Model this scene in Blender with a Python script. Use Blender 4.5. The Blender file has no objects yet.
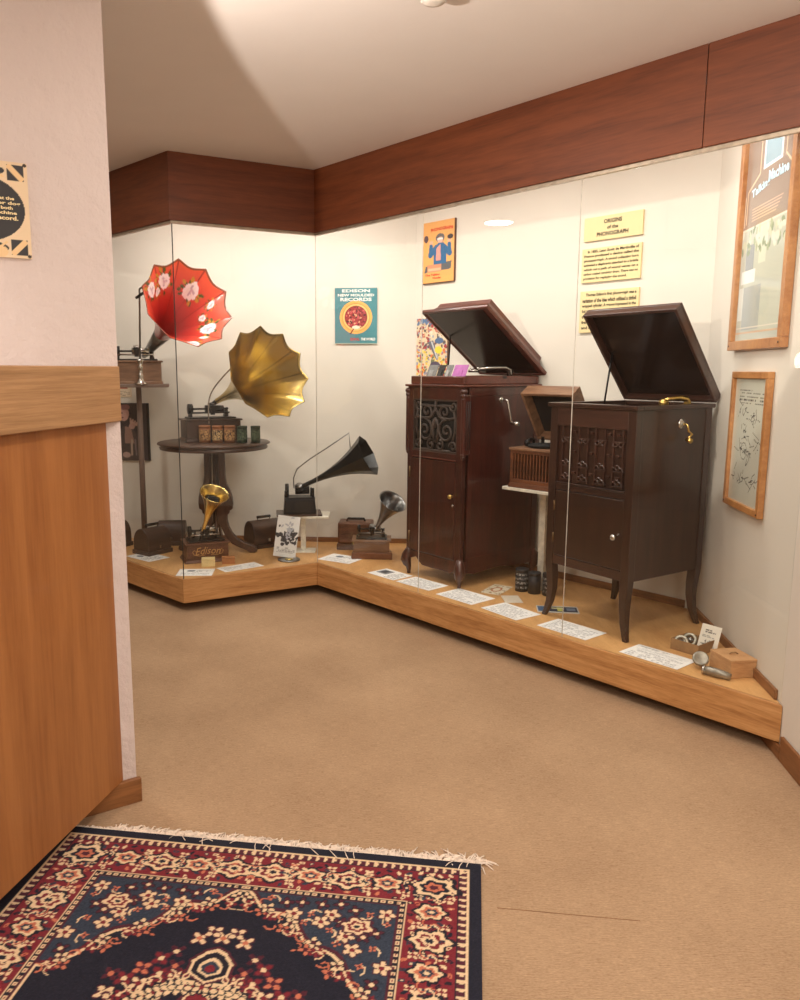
import bpy, math, random
import numpy as np
from mathutils import Vector, Matrix
random.seed(7)
rng = np.random.default_rng(7)
PI = math.pi
scene = bpy.context.scene
COL = scene.collection

# ------------------------------------------------------------------ survey of the room (metres)
F = 800.0; TH = math.atan(130/800); PX, PY = 349, 500; H = 1.5
CT, ST = math.cos(TH), math.sin(TH)
def ray(x, y):
    a = (x-PX)/F; b = (y-PY)/F
    return Vector((a, CT-b*ST, -ST-b*CT))
def P(x, y, z=0.21):
    d = ray(x, y); t = (z-H)/d.z
    return Vector((0, 0, H)) + d*t
def PD(x, y, Y):
    d = ray(x, y)
    return Vector((0, 0, H)) + d*(Y/d.y)
def PW(x, y, line):                       # point on a vertical wall plane (p, q)
    p, q = line; d = ray(x, y)
    n = Vector((-(q[1]-p[1]), q[0]-p[0], 0)); t = (n.x*p[0]+n.y*p[1])/(n.x*d.x+n.y*d.y)
    return Vector((0, 0, H)) + d*t
def isect(a, b):
    (x1, y1), (x2, y2) = a; (x3, y3), (x4, y4) = b
    D = (x1-x2)*(y3-y4)-(y1-y2)*(x3-x4)
    u = x1*y2-y1*x2; v = x3*y4-y3*x4
    return ((u*(x3-x4)-(x1-x2)*v)/D, (u*(y3-y4)-(y1-y2)*v)/D)
def ang(p, q): return math.atan2(q[1]-p[1], q[0]-p[0])

# ------------------------------------------------------------------ materials
def lin(c):
    return tuple(((v/255)/12.92 if v/255 <= 0.04045 else ((v/255+0.055)/1.055)**2.4) for v in c)
def lina(a):
    a = np.clip(a, 0, 255)/255.0
    return np.where(a <= 0.04045, a/12.92, ((a+0.055)/1.055)**2.4)
def newmat(name):
    m = bpy.data.materials.new(name); m.use_nodes = True
    nt = m.node_tree; b = nt.nodes['Principled BSDF']
    return m, nt, b
def ramp(nt, fac, stops):
    r = nt.nodes.new('ShaderNodeValToRGB'); e = r.color_ramp.elements
    while len(e) < len(stops): e.new(0.5)
    for i, (p, c) in enumerate(stops):
        e[i].position = p; e[i].color = (*lin(c), 1)
    nt.links.new(fac, r.inputs['Fac']); return r.outputs['Color']
def noise(nt, scale, detail=4, mapping=None, coord='Object', rough=0.55, dist=0.0):
    tc = nt.nodes.new('ShaderNodeTexCoord'); out = tc.outputs[coord]
    if mapping:
        mp = nt.nodes.new('ShaderNodeMapping'); mp.inputs['Scale'].default_value = mapping
        nt.links.new(out, mp.inputs['Vector']); out = mp.outputs['Vector']
    n = nt.nodes.new('ShaderNodeTexNoise'); n.inputs['Scale'].default_value = scale
    n.inputs['Detail'].default_value = detail; n.inputs['Roughness'].default_value = rough
    n.inputs['Distortion'].default_value = dist
    nt.links.new(out, n.inputs['Vector']); return n.outputs['Fac']
def bump(nt, b, h, strength=0.2, dist=0.01):
    n = nt.nodes.new('ShaderNodeBump'); n.inputs['Strength'].default_value = strength
    n.inputs['Distance'].default_value = dist
    nt.links.new(h, n.inputs['Height']); nt.links.new(n.outputs['Normal'], b.inputs['Normal'])
def mat(name, c, rough=0.5, metal=0.0, var=0.08, scale=30, bmp=0.0, spec=None, coat=0.0):
    m, nt, b = newmat(name)
    lo = tuple(max(0, v*(1-var)) for v in c); hi = tuple(min(255, v*(1+var)) for v in c)
    f = noise(nt, scale)
    nt.links.new(ramp(nt, f, [(0.3, lo), (0.7, hi)]), b.inputs['Base Color'])
    b.inputs['Roughness'].default_value = rough; b.inputs['Metallic'].default_value = metal
    if spec is not None: b.inputs['Specular IOR Level'].default_value = spec
    if coat: b.inputs['Coat Weight'].default_value = coat; b.inputs['Coat Roughness'].default_value = 0.12
    if bmp: bump(nt, b, f, bmp, 0.004)
    return m
def wood(name, c1, c2, grain=(2, 30, 30), rough=0.4, coat=0.0, scale=1.6, c3=None):
    m, nt, b = newmat(name)
    f = noise(nt, scale, 6, grain, dist=0.6)
    g = noise(nt, scale*6, 3, grain)
    mx = nt.nodes.new('ShaderNodeMath'); mx.operation = 'MULTIPLY_ADD'
    mx.inputs[1].default_value = 0.35; nt.links.new(g, mx.inputs[0])
    m2 = nt.nodes.new('ShaderNodeMath'); m2.operation = 'MULTIPLY'; m2.inputs[1].default_value = 0.65
    nt.links.new(f, m2.inputs[0]); nt.links.new(m2.outputs[0], mx.inputs[2])
    stops = [(0.34, c1), (0.62, c2)] if c3 is None else [(0.32, c1), (0.5, c2), (0.64, c3)]
    nt.links.new(ramp(nt, mx.outputs[0], stops), b.inputs['Base Color'])
    b.inputs['Roughness'].default_value = rough
    if coat: b.inputs['Coat Weight'].default_value = coat; b.inputs['Coat Roughness'].default_value = 0.08
    bump(nt, b, mx.outputs[0], 0.05, 0.003)
    return m
def colmat(name, rough=0.5, metal=0.0, coat=0.0, bmp=0):
    m, nt, b = newmat(name)
    a = nt.nodes.new('ShaderNodeAttribute'); a.attribute_name = 'Col'
    nt.links.new(a.outputs['Color'], b.inputs['Base Color'])
    b.inputs['Roughness'].default_value = rough; b.inputs['Metallic'].default_value = metal
    if coat: b.inputs['Coat Weight'].default_value = coat
    if bmp: bump(nt, b, noise(nt, 500, 2), bmp, 0.004)
    return m
M = {}
def plaster(name, c, strength):
    m, nt, b = newmat(name)
    f = noise(nt, 9, 8, rough=0.6); g = noise(nt, 1.2, 3)
    nt.links.new(ramp(nt, g, [(0.3, tuple(v*0.97 for v in c)), (0.7, c)]), b.inputs['Base Color'])
    b.inputs['Roughness'].default_value = 0.75; b.inputs['Specular IOR Level'].default_value = 0.25
    bump(nt, b, f, strength, 0.03); return m
M['pink'] = plaster('rough_pinkish_plaster', (212, 197, 191), 0.6)
M['rear'] = plaster('muted_far_wall', (168, 152, 136), 0.1)
M['white'] = plaster('white_painted_wall', (226, 220, 208), 0.08)
M['ceil'] = plaster('ceiling_paint', (238, 230, 224), 0.06)
M['fascia'] = wood('reddish_brown_veneer', (94, 46, 22), (122, 64, 33), (1.0, 1.0, 14), 0.5, 0)
M['oak'] = wood('oak_board', (158, 106, 58), (190, 138, 84), (1.6, 1.6, 20), 0.5, 0, 1.6, (206, 156, 102))
M['oaktop'] = wood('oak_platform_top', (202, 148, 92), (222, 172, 112), (7, 1.5, 9), 0.38, 0.1, 2.2)
M['panel'] = wood('orange_brown_veneer', (142, 86, 42), (166, 108, 58), (12, 12, 0.8), 0.45, 0.15, 1.2)
M['cap'] = wood('brushed_oak_cap', (142, 104, 66), (176, 134, 92), (1.3, 4, 46), 0.55, 0, 1.6)
M['base'] = wood('baseboard_wood', (112, 70, 36), (146, 96, 54), (2, 2, 20), 0.5, 0)
M['frame'] = wood('light_oak_frame', (158, 100, 54), (194, 138, 84), (6, 6, 6), 0.4, 0.2)
M['mahog'] = wood('red_mahogany', (44, 17, 13), (74, 30, 22), (14, 14, 1.2), 0.28, 0.5)
M['mahogx'] = wood('red_mahogany_rail', (66, 28, 20), (100, 48, 36), (1.2, 14, 14), 0.3, 0.4)
M['dark'] = wood('dark_brown_mahogany', (38, 21, 15), (58, 34, 25), (14, 14, 1.2), 0.3, 0.4)
M['darkx'] = wood('dark_brown_rail', (46, 26, 20), (70, 43, 34), (1.2, 14, 14), 0.3, 0.4)
M['walnut'] = wood('walnut', (46, 28, 20), (76, 48, 34), (8, 8, 3), 0.4, 0.2)
M['oakold'] = wood('aged_oak_case', (70, 38, 22), (112, 66, 40), (2, 14, 14), 0.42, 0.2)
M['teak'] = wood('mid_brown_case', (104, 72, 52), (146, 108, 80), (2, 16, 16), 0.42, 0.2)
M['lidwood'] = wood('dark_bentwood', (44, 30, 25), (74, 54, 46), (3, 14, 14), 0.42, 0.2)
M['grey_wood'] = wood('grey_brown_pole', (112, 92, 82), (138, 116, 104), (10, 10, 1), 0.5)
M['black'] = mat('black_japanned_metal', (18, 18, 20), 0.35, 0.3, 0.3, 20)
M['blackm'] = mat('black_matt', (16, 14, 14), 0.7)
M['void'] = mat('black_cloth_backing', (10, 9, 9), 0.9)
M['silver'] = mat('nickel_plate', (196, 192, 186), 0.25, 1.0, 0.06)
M['tin'] = mat('spun_tin', (150, 150, 150), 0.3, 1.0, 0.12, 14)
M['brass'] = mat('polished_brass', (216, 192, 122), 0.24, 1.0, 0.12, 12)
M['gold'] = mat('gilt_metal', (214, 180, 104), 0.3, 1.0, 0.08)
M['whitep'] = mat('white_painted_wood', (226, 220, 204), 0.5)
M['paper'] = mat('paper', (236, 232, 222), 0.8, 0, 0.02)
M['cream'] = mat('cream_card', (232, 210, 160), 0.75, 0, 0.04)
M['ink'] = mat('black_ink', (24, 20, 18), 0.8)
M['red_ink'] = mat('red_ink', (206, 48, 34), 0.8)
M['white_ink'] = mat('white_ink', (240, 238, 230), 0.8)
M['gilt_ink'] = mat('gilt_ink', (196, 150, 88), 0.6)
M['blue_ink'] = mat('pale_blue_ink', (190, 222, 236), 0.8)
M['card'] = mat('brown_cardboard', (150, 116, 78), 0.8, 0, 0.08, 20)
M['tan'] = wood('pale_wooden_box', (186, 136, 90), (214, 168, 120), (3, 3, 12), 0.55)
M['col'] = colmat('printed_surface', 0.55)
M['glaze'] = colmat('print_behind_glazing', 0.12, 0, 0.3)
M['rug'] = colmat('wool_rug_pile', 0.95, 0, 0, 0.5)
M['seal'] = mat('clear_edge_seal', (196, 190, 178), 0.4)
M['seald'] = mat('black_edge_seal', (24, 22, 20), 0.5)
M['chan'] = mat('aluminium_channel', (176, 160, 140), 0.4, 0.6)
M['fringe'] = mat('cream_cotton', (232, 214, 196), 0.95, 0, 0.1, 60)
M['bronze'] = mat('aged_bronze', (110, 86, 58), 0.4, 0.8)
M['plast'] = mat('white_plastic', (222, 214, 204), 0.4)
# carpet
m, nt, b = newmat('beige_carpet')
f = noise(nt, 300, 3, (0.35, 1, 1)); g = noise(nt, 2.2, 5); w = noise(nt, 40, 4, (0.6, 9, 1))
mx = nt.nodes.new('ShaderNodeMath'); mx.operation = 'ADD'
nt.links.new(f, mx.inputs[0]); nt.links.new(w, mx.inputs[1])
m2 = nt.nodes.new('ShaderNodeMath'); m2.operation = 'MULTIPLY'; m2.inputs[1].default_value = 0.4
nt.links.new(mx.outputs[0], m2.inputs[0])
m3 = nt.nodes.new('ShaderNodeMath'); m3.operation = 'MULTIPLY_ADD'; m3.inputs[1].default_value = 0.22
nt.links.new(g, m3.inputs[0]); nt.links.new(m2.outputs[0], m3.inputs[2])
nt.links.new(ramp(nt, m3.outputs[0], [(0.36, (146, 117, 90)), (0.64, (194, 163, 130))]), b.inputs['Base Color'])
b.inputs['Roughness'].default_value = 0.95; b.inputs['Specular IOR Level'].default_value = 0.1
bump(nt, b, mx.outputs[0], 0.35, 0.006); M['carpet'] = m
# glass sheet: mirror reflection by Fresnel over clear transmission
m, nt, b = newmat('display_glass'); nt.nodes.remove(b)
lw = nt.nodes.new('ShaderNodeLayerWeight'); lw.inputs['Blend'].default_value = 0.5
pw = nt.nodes.new('ShaderNodeMath'); pw.operation = 'POWER'; pw.inputs[1].default_value = 4.0
fr = nt.nodes.new('ShaderNodeMath'); fr.operation = 'MULTIPLY_ADD'; fr.inputs[1].default_value = 0.7; fr.inputs[2].default_value = 0.03; fr.use_clamp = True
nt.links.new(lw.outputs['Facing'], pw.inputs[0]); nt.links.new(pw.outputs[0], fr.inputs[0])
tr = nt.nodes.new('ShaderNodeBsdfTransparent'); tr.inputs['Color'].default_value = (0.985, 0.99, 0.98, 1)
gl = nt.nodes.new('ShaderNodeBsdfGlossy'); gl.inputs['Roughness'].default_value = 0.0
mix = nt.nodes.new('ShaderNodeMixShader')
nt.links.new(fr.outputs[0], mix.inputs[0]); nt.links.new(tr.outputs[0], mix.inputs[1]); nt.links.new(gl.outputs[0], mix.inputs[2])
nt.links.new(mix.outputs[0], nt.nodes['Material Output'].inputs['Surface']); M['glass'] = m

# ------------------------------------------------------------------ mesh builder
def axis_m(p, d):                                # local +z along d, origin p
    d = Vector(d).normalized()
    return Matrix.Translation(p) @ d.to_track_quat('Z', 'Y').to_matrix().to_4x4()
class MB:
    def __init__(s): s.v = []; s.f = []; s.sm = []
    def add(s, vs, fs, smooth=False, T=None):
        o = len(s.v)
        s.v += [tuple(T @ Vector(v)) if T else tuple(v) for v in vs]
        s.f += [tuple(i+o for i in f) for f in fs]; s.sm += [smooth]*len(fs); return s
    def box(s, c, d, T=None, taper=1.0, rz=0, rx=0, ry=0):
        x, y, z = d[0]/2, d[1]/2, d[2]/2; k = taper
        vs = [(-x, -y, -z), (x, -y, -z), (x, y, -z), (-x, y, -z), (-x*k, -y*k, z), (x*k, -y*k, z), (x*k, y*k, z), (-x*k, y*k, z)]
        R = Matrix.Translation(c) @ Matrix.Rotation(rz, 4, 'Z') @ Matrix.Rotation(ry, 4, 'Y') @ Matrix.Rotation(rx, 4, 'X')
        if T: R = T @ R
        return s.add(vs, [(3, 2, 1, 0), (4, 5, 6, 7), (0, 1, 5, 4), (1, 2, 6, 5), (2, 3, 7, 6), (3, 0, 4, 7)], False, R)
    def bx(s, x0, x1, y0, y1, z0, z1, T=None):
        return s.box(((x0+x1)/2, (y0+y1)/2, (z0+z1)/2), (x1-x0, y1-y0, z1-z0), T)
    def lathe(s, prof, seg=32, T=None, smooth=True, caps=True):
        vs = []; fs = []; n = len(prof)
        for i in range(seg):
            a = 2*PI*i/seg
            vs += [(r*math.cos(a), r*math.sin(a), z) for r, z in prof]
        for i in range(seg):
            j = (i+1) % seg
            for k in range(n-1): fs.append((i*n+k, j*n+k, j*n+k+1, i*n+k+1))
        if caps:
            fs.append(tuple(i*n for i in reversed(range(seg)))); fs.append(tuple(i*n+n-1 for i in range(seg)))
        return s.add(vs, fs, smooth, T)
    def cyl(s, p, q, r, r2=None, seg=20, smooth=True):
        p, q = Vector(p), Vector(q)
        return s.lathe([(r, 0), (r if r2 is None else r2, (q-p).length)], seg, axis_m(p, q-p), smooth)
    def tube(s, pts, r, seg=8, closed=False):
        pts = [Vector(p) for p in pts]; n = len(pts); vs = []; fs = []
        rr = r if isinstance(r, (list, tuple)) else [r]*n
        N = None
        for i, p in enumerate(pts):
            if closed: t = pts[(i+1) % n]-pts[i-1]
            else: t = pts[min(i+1, n-1)]-pts[max(i-1, 0)]
            t.normalize()
            if N is None:
                N = t.orthogonal().normalized()
            else:
                N = (N-t*N.dot(t)); N = N.normalized() if N.length > 1e-6 else t.orthogonal().normalized()
            B = t.cross(N)
            for k in range(seg):
                a = 2*PI*k/seg; vs.append(p+(N*math.cos(a)+B*math.sin(a))*rr[i])
        for i in range(n if closed else n-1):
            j = (i+1) % n
            for k in range(seg):
                l = (k+1) % seg; fs.append((i*seg+k, i*seg+l, j*seg+l, j*seg+k))
        if not closed:
            fs.append(tuple(reversed(range(seg)))); fs.append(tuple((n-1)*seg+k for k in range(seg)))
        return s.add(vs, fs, True)
    def prism(s, poly, z0, z1, T=None, smooth=False):       # polygon in xy, extruded in z
        n = len(poly); ar = sum(poly[i][0]*poly[(i+1) % n][1]-poly[(i+1) % n][0]*poly[i][1] for i in range(n))
        if ar < 0: poly = poly[::-1]
        vs = [(x, y, z0) for x, y in poly]+[(x, y, z1) for x, y in poly]
        fs = [tuple(reversed(range(n))), tuple(range(n, 2*n))]+[(i, (i+1) % n, n+(i+1) % n, n+i) for i in range(n)]
        return s.add(vs, fs, smooth, T)
    def ball(s, c, r, seg=16, rings=10, T=None):
        r = (r, r, r) if isinstance(r, (int, float)) else r
        vs = [(c[0], c[1], c[2]-r[2])]; fs = []
        for i in range(1, rings):
            a = -PI/2+PI*i/rings
            for k in range(seg):
                b_ = 2*PI*k/seg
                vs.append((c[0]+r[0]*math.cos(a)*math.cos(b_), c[1]+r[1]*math.cos(a)*math.sin(b_), c[2]+r[2]*math.sin(a)))
        vs.append((c[0], c[1], c[2]+r[2])); top = len(vs)-1
        for k in range(seg):
            l = (k+1) % seg; fs.append((0, 1+l, 1+k)); fs.append((top, top-seg+k, top-seg+l))
            for i in range(rings-2): fs.append((1+i*seg+k, 1+i*seg+l, 1+(i+1)*seg+l, 1+(i+1)*seg+k))
        return s.add(vs, fs, True, T)
    def build(s, name, m, parent=None, bevel=0.0, label=None, loc=None, rz=0):
        me = bpy.data.meshes.new(name); me.from_pydata(s.v, [], s.f)
        me.polygons.foreach_set('use_smooth', s.sm); me.materials.append(m); me.update()
        o = bpy.data.objects.new(name, me); COL.objects.link(o)
        if parent: o.parent = parent
        if loc is not None: o.location = loc
        if rz: o.rotation_euler = (0, 0, rz)
        if bevel:
            md = o.modifiers.new('bevel', 'BEVEL'); md.width = bevel; md.segments = 2; md.limit_method = 'ANGLE'; md.angle_limit = 0.6
        if label: o['label'] = label
        return o
XZ = Matrix.Rotation(PI/2, 4, 'X')     # xy polygon -> xz plane, extruded toward -y (z -> -y)
def thing(name, label, cat, loc=(0, 0, 0), rz=0, group=None):
    o = bpy.data.objects.new(name, None); COL.objects.link(o); o.empty_display_size = 0.05
    o.location = loc; o.rotation_euler = (0, 0, rz); return tag(o, label, cat, group)
def tag(o, label, cat, group=None):
    o['label'] = label; o['category'] = cat
    if group: o['group'] = group
    return o
def struct(o): o['kind'] = 'structure'; return o
def copy_tree(o, parent=None):
    c = o.copy(); COL.objects.link(c)
    if parent: c.parent = parent
    for ch in list(o.children): copy_tree(ch, c)
    return c
def text(name, s, width, height, T, m, parent, bend=None, bold=0.035, shear=0.0):
    """Lettering fitted to a width x height box (None keeps proportion), lying in local XY of T, centred."""
    cu = bpy.data.curves.new(name, 'FONT'); cu.body = s; cu.align_x = 'CENTER'; cu.align_y = 'CENTER'
    cu.extrude = 0.0; cu.offset = bold; cu.shear = shear; cu.resolution_u = 2
    t = bpy.data.objects.new('lettering_source', cu); COL.objects.link(t)
    dg = bpy.context.evaluated_depsgraph_get(); dg.update()
    me = bpy.data.meshes.new_from_object(t.evaluated_get(dg)); COL.objects.unlink(t); bpy.data.objects.remove(t); bpy.data.curves.remove(cu)
    n = len(me.vertices); co = np.empty(n*3); me.vertices.foreach_get('co', co); co = co.reshape(-1, 3)
    mn, mxx = co.min(0), co.max(0); c = (mn+mxx)/2; d = mxx-mn
    sx = width/d[0] if width else height/d[1]
    sy = height/d[1] if height else sx
    co[:, 0] = (co[:, 0]-c[0])*sx; co[:, 1] = (co[:, 1]-c[1])*sy; co[:, 2] = 0
    if bend: co[:, 1] += bend*(1-(2*co[:, 0]/width)**2)
    me.vertices.foreach_set('co', co.ravel()); me.transform(T); me.update()
    me.materials.clear(); me.materials.append(m); me.name = name
    o = bpy.data.objects.new(name, me); COL.objects.link(o); o.parent = parent; return o
def TXZ(x, y, z): return Matrix.Translation((x, y, z)) @ XZ      # letter plane facing -y

# ------------------------------------------------------------------ printed surfaces: colours worked out on a fine grid
class Canvas:
    def __init__(s, w, h, res, base):
        s.w, s.h = w, h; s.nx = max(2, int(w/res)+1); s.ny = max(2, int(h/res)+1)
        s.X, s.Y = np.meshgrid(np.linspace(0, w, s.nx), np.linspace(0, h, s.ny))
        s.c = np.empty((s.ny, s.nx, 3)); s.c[:] = base
    def put(s, mask, col): s.c[mask] = col
    def rect(s, x0, x1, y0, y1, col): s.put((s.X >= x0) & (s.X <= x1) & (s.Y >= y0) & (s.Y <= y1), col)
    def ell(s, x, y, a, b_, col, rot=0, r0=0.0):
        dx, dy = s.X-x, s.Y-y; c, q = math.cos(rot), math.sin(rot)
        d = ((dx*c+dy*q)/a)**2+((-dx*q+dy*c)/b_)**2
        s.put((d <= 1) & (d >= r0*r0), col)
    def seg(s, p, q, w, col):
        d = np.array([q[0]-p[0], q[1]-p[1]]); L = d@d+1e-12
        t = np.clip(((s.X-p[0])*d[0]+(s.Y-p[1])*d[1])/L, 0, 1)
        s.put(np.hypot(s.X-p[0]-t*d[0], s.Y-p[1]-t*d[1]) <= w/2, col)
    def poly(s, pts, col):
        ins = np.zeros(s.X.shape, bool); n = len(pts)
        for i in range(n):
            (x1, y1), (x2, y2) = pts[i], pts[(i+1) % n]
            if y1 == y2: continue
            ins ^= ((y1 > s.Y) != (y2 > s.Y)) & (s.X < (x2-x1)*(s.Y-y1)/(y2-y1)+x1)
        s.put(ins, col)
    def lines(s, x0, x1, y0, y1, n, col, fill=0.5, chance=0.75):
        """rows of broken ink, too small to read"""
        st = (y1-y0)/n
        for i in range(n):
            x = x0; y = y0+st*i
            end = x1-(x1-x0)*(0.4 if i == n-1 else 0.0)
            while x < end:
                L = random.uniform(0.006, 0.022)
                if random.random() < chance: s.rect(x, min(x+L, end), y, y+st*fill, col)
                x += L+0.003
def panel(name, cv, t, m, parent=None, horiz=False, z0=0.0):
    """Board w x h x t carrying the canvas on its face (face -y, or up when horiz)."""
    ny, nx = cv.ny, cv.nx; x = cv.X.ravel(); y = cv.Y.ravel(); n = nx*ny
    if horiz: front = np.stack([x, y, np.full(n, t)], 1); off = np.array([0, 0, -t])
    else: front = np.stack([x, np.full(n, -t), y], 1); off = np.array([0, t, 0])
    idx = np.arange(n).reshape(ny, nx)
    q = np.stack([idx[:-1, :-1], idx[:-1, 1:], idx[1:, 1:], idx[1:, :-1]], -1).reshape(-1, 4)
    edge = np.concatenate([idx[0, :-1], idx[:-1, -1], idx[-1, :0:-1], idx[:0:-1, 0]])
    k = len(edge); back = front[edge]+off
    e2 = np.roll(np.arange(k), -1)
    side = np.stack([edge[e2], edge, n+np.arange(k), n+e2], 1)
    verts = np.concatenate([front, back]); faces = [tuple(r) for r in np.concatenate([q, side]).tolist()]
    faces.append(tuple((n+np.arange(k))[::-1].tolist()))
    me = bpy.data.meshes.new(name); me.from_pydata(verts.tolist(), [], faces)
    cols = np.ones((len(verts), 4), np.float32); fl = lina(cv.c.reshape(-1, 3)); cols[:n, :3] = fl; cols[n:, :3] = fl[edge]
    at_ = me.color_attributes.new('Col', 'FLOAT_COLOR', 'POINT'); at_.data.foreach_set('color', cols.ravel())
    me.materials.append(m); me.update()
    o = bpy.data.objects.new(name, me); COL.objects.link(o)
    if parent: o.parent = parent
    return o

# ================================================================== THE SETTING
BK = ((-0.372, 5.985), (0.383, 5.914))                     # back wall of the far bay
RW = ((1.3245-0.639, 4.885+0.769), (1.3245+0.639, 4.885-0.769))    # angled wall behind the cabinets
SW = ((1.86, 4.16), (1.69, 2.95))                         # right-hand wall
dl = Vector((math.cos(math.radians(33)), math.sin(math.radians(33)), 0))
WE = P(137.5, 799.5, 0.0)                                      # free end of the near left wall
LW = ((WE.x-dl.x*2.2, WE.y-dl.y*2.2), (WE.x, WE.y))
CEIL = 2.735; TOP = 0.21; FB = 2.357
cBR = isect(BK, RW); cRS = isect(RW, SW)
def wall(name, p, q, z0, z1, m, t=0.1):
    mb = MB(); d = Vector((q[0]-p[0], q[1]-p[1], 0)); L = d.length
    mb.bx(0, L, 0, t, z0, z1)
    return struct(mb.build(name, m, None, 0, None, (p[0], p[1], 0), ang(p, q)))
bd = Vector((BK[1][0]-BK[0][0], BK[1][1]-BK[0][1], 0)).normalized()
kL = (cBR[0]-bd.x*4.6, cBR[1]-bd.y*4.6)
wall('wall_back', kL, cBR, 0, CEIL, M['white'])
wall('wall_angled', cBR, cRS, 0, CEIL, M['white'])
sd = Vector((SW[1][0]-SW[0][0], SW[1][1]-SW[0][1], 0)).normalized()
sk = (SW[1][1]+2.15)/-sd.y; sEnd = (SW[1][0]+sd.x*sk, SW[1][1]+sd.y*sk)
wall('wall_right', cRS, sEnd, 0, CEIL, M['white'])
wall('wall_rear', (sEnd[0], -2.15), (-4.15, -2.15), 0, CEIL, M['rear'])
wall('wall_far_left', (-4.15, -2.15), (-4.15, kL[1]), 0, CEIL, M['rear'])
wall('wall_left', LW[0], LW[1], 0, CEIL, M['pink'], 0.16)
struct(MB().bx(-4.2, 3.2, -2.2, 7.0, -0.05, 0.0).build('floor', M['carpet']))
struct(MB().bx(-4.2, 3.2, -2.2, 7.0, CEIL, CEIL+0.05).build('ceiling', M['ceil']))

B_ = P(183, 580); C_ = P(317, 563); D_ = P(785, 707); A_ = P(130, 562)
dAB = (A_-B_).normalized(); A2 = B_+dAB*1.15
# the case front continues straight to the right-hand wall
dCD = (D_-C_).normalized()
D2 = Vector((*isect(((C_.x, C_.y), (D_.x, D_.y)), SW), TOP)); D2 -= dCD*0.004
LINE = [A2, B_, C_, D2]
def offset(t):
    nrm = []
    for p, q in zip(LINE[:-1], LINE[1:]):
        d = (q-p).normalized(); nrm.append(Vector((-d.y, d.x, 0)))
    ed = [(p+n*t, q+n*t) for (p, q), n in zip(zip(LINE[:-1], LINE[1:]), nrm)]
    pts = [ed[0][0]]
    for a, b_ in zip(ed[:-1], ed[1:]):
        x = isect(((a[0].x, a[0].y), (a[1].x, a[1].y)), ((b_[0].x, b_[0].y), (b_[1].x, b_[1].y))); pts.append(Vector((x[0], x[1], TOP)))
    x = isect(((ed[-1][0].x, ed[-1][0].y), (ed[-1][1].x, ed[-1][1].y)), SW); pts.append(Vector((x[0], x[1], TOP))-dCD*0.004)
    return pts
def strip(i, t0, t1, a=0.0, b_=1.0):
    o0, o1 = offset(t0), offset(t1)
    g = lambda o, k: (o[i]+(o[i+1]-o[i])*k)
    p, q, r, s_ = g(o0, a), g(o0, b_), g(o1, b_), g(o1, a)
    return [(p.x, p.y), (q.x, q.y), (r.x, r.y), (s_.x, s_.y)]
# platform
plat = thing('display_platform', 'low oak display platform that carries all the phonographs behind the glass', 'display platform', (0, 0, 0))
inn = offset(0.022)
Z1 = lambda v: (v.x, v.y)
e = 0.004
poly = [Z1(v) for v in inn]+[(cRS[0]-0.006, cRS[1]-0.006), (cBR[0]-0.001, cBR[1]-0.006), (cBR[0]-bd.x*2.2, cBR[1]-bd.y*2.2-0.006)]
MB().prism(poly, 0.17, TOP).build('platform_top', M['oaktop'], plat)
for i in range(3):
    MB().prism(strip(i, 0.0, 0.022), 0.058, TOP+0.001).build('front_board', M['oak'], plat, 0.003)
kk = offset(0.34)
poly = [Z1(v) for v in kk]+[(cRS[0]-0.02, cRS[1]-0.02), (cBR[0]-0.001, cBR[1]-0.02), (cBR[0]-bd.x*2.2, cBR[1]-bd.y*2.2-0.02)]
MB().prism(poly, 0.0, 0.17).build('toe_kick', M['blackm'], plat, 0, 'black recessed plinth under the oak boards')
# fascia
tt = (PW(705, 90, ((C_.x, C_.y), (D_.x, D_.y)))-C_); kx = Vector((tt.x, tt.y, 0)).length/(D2-C_).length
for n, (i, a, b_) in enumerate(((0, 0, 1), (1, 0, 1), (2, 0, kx-0.0006), (2, kx+0.0006, 1))):
    o = MB().prism(strip(i, -0.012, 0.03, a, b_), FB, CEIL).build('trim_%d' % (n+1), M['fascia'], None, 0.002); struct(o)
for i in range(3):
    o = MB().prism(strip(i, 0.001, 0.02), FB-0.016, FB-0.0005).build('trim_%d' % (i+5), M['chan']); struct(o)
# glass
s1 = (P(418, 594)-C_).length/(D2-C_).length; s2 = (P(562, 638.5)-C_).length/(D2-C_).length
panes = [(0, 0, 1, 'end glass pane on the left, meeting the dark upright seam', None), (1, 0, 1, 'glass pane in front of the round table and flower horns', 'd'),
         (2, 0, s1, 'narrow glass pane just right of the inner corner of the case', 's'), (2, s1, s2, 'wide glass pane in front of the reddish cabinet', 's'),
         (2, s2, 1, 'glass pane at the right in front of the dark cabinet', 's')]
for i, a, b_, lb, seal in panes:
    g = thing('glass_pane', lb, 'glass pane', (0, 0, 0))
    L = (LINE[i+1]-LINE[i]).length; k = 0.0022/L
    MB().prism(strip(i, 0.008, 0.014, a+k*(a > 0), b_-k), TOP+0.002, FB-0.0165).build('sheet', M['glass'], g)
    if seal:
        o0 = offset(0.011)[i]; o1 = offset(0.011)[i+1]; p = o0+(o1-o0)*a
        w = 0.005 if seal == 'd' else 0.0028
        MB().box((p.x, p.y, (TOP+FB)/2-0.006), (w, w, FB-TOP-0.021), rz=ang(o0, o1)).build('edge_seal', M['seald' if seal == 'd' else 'seal'], g)
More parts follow.
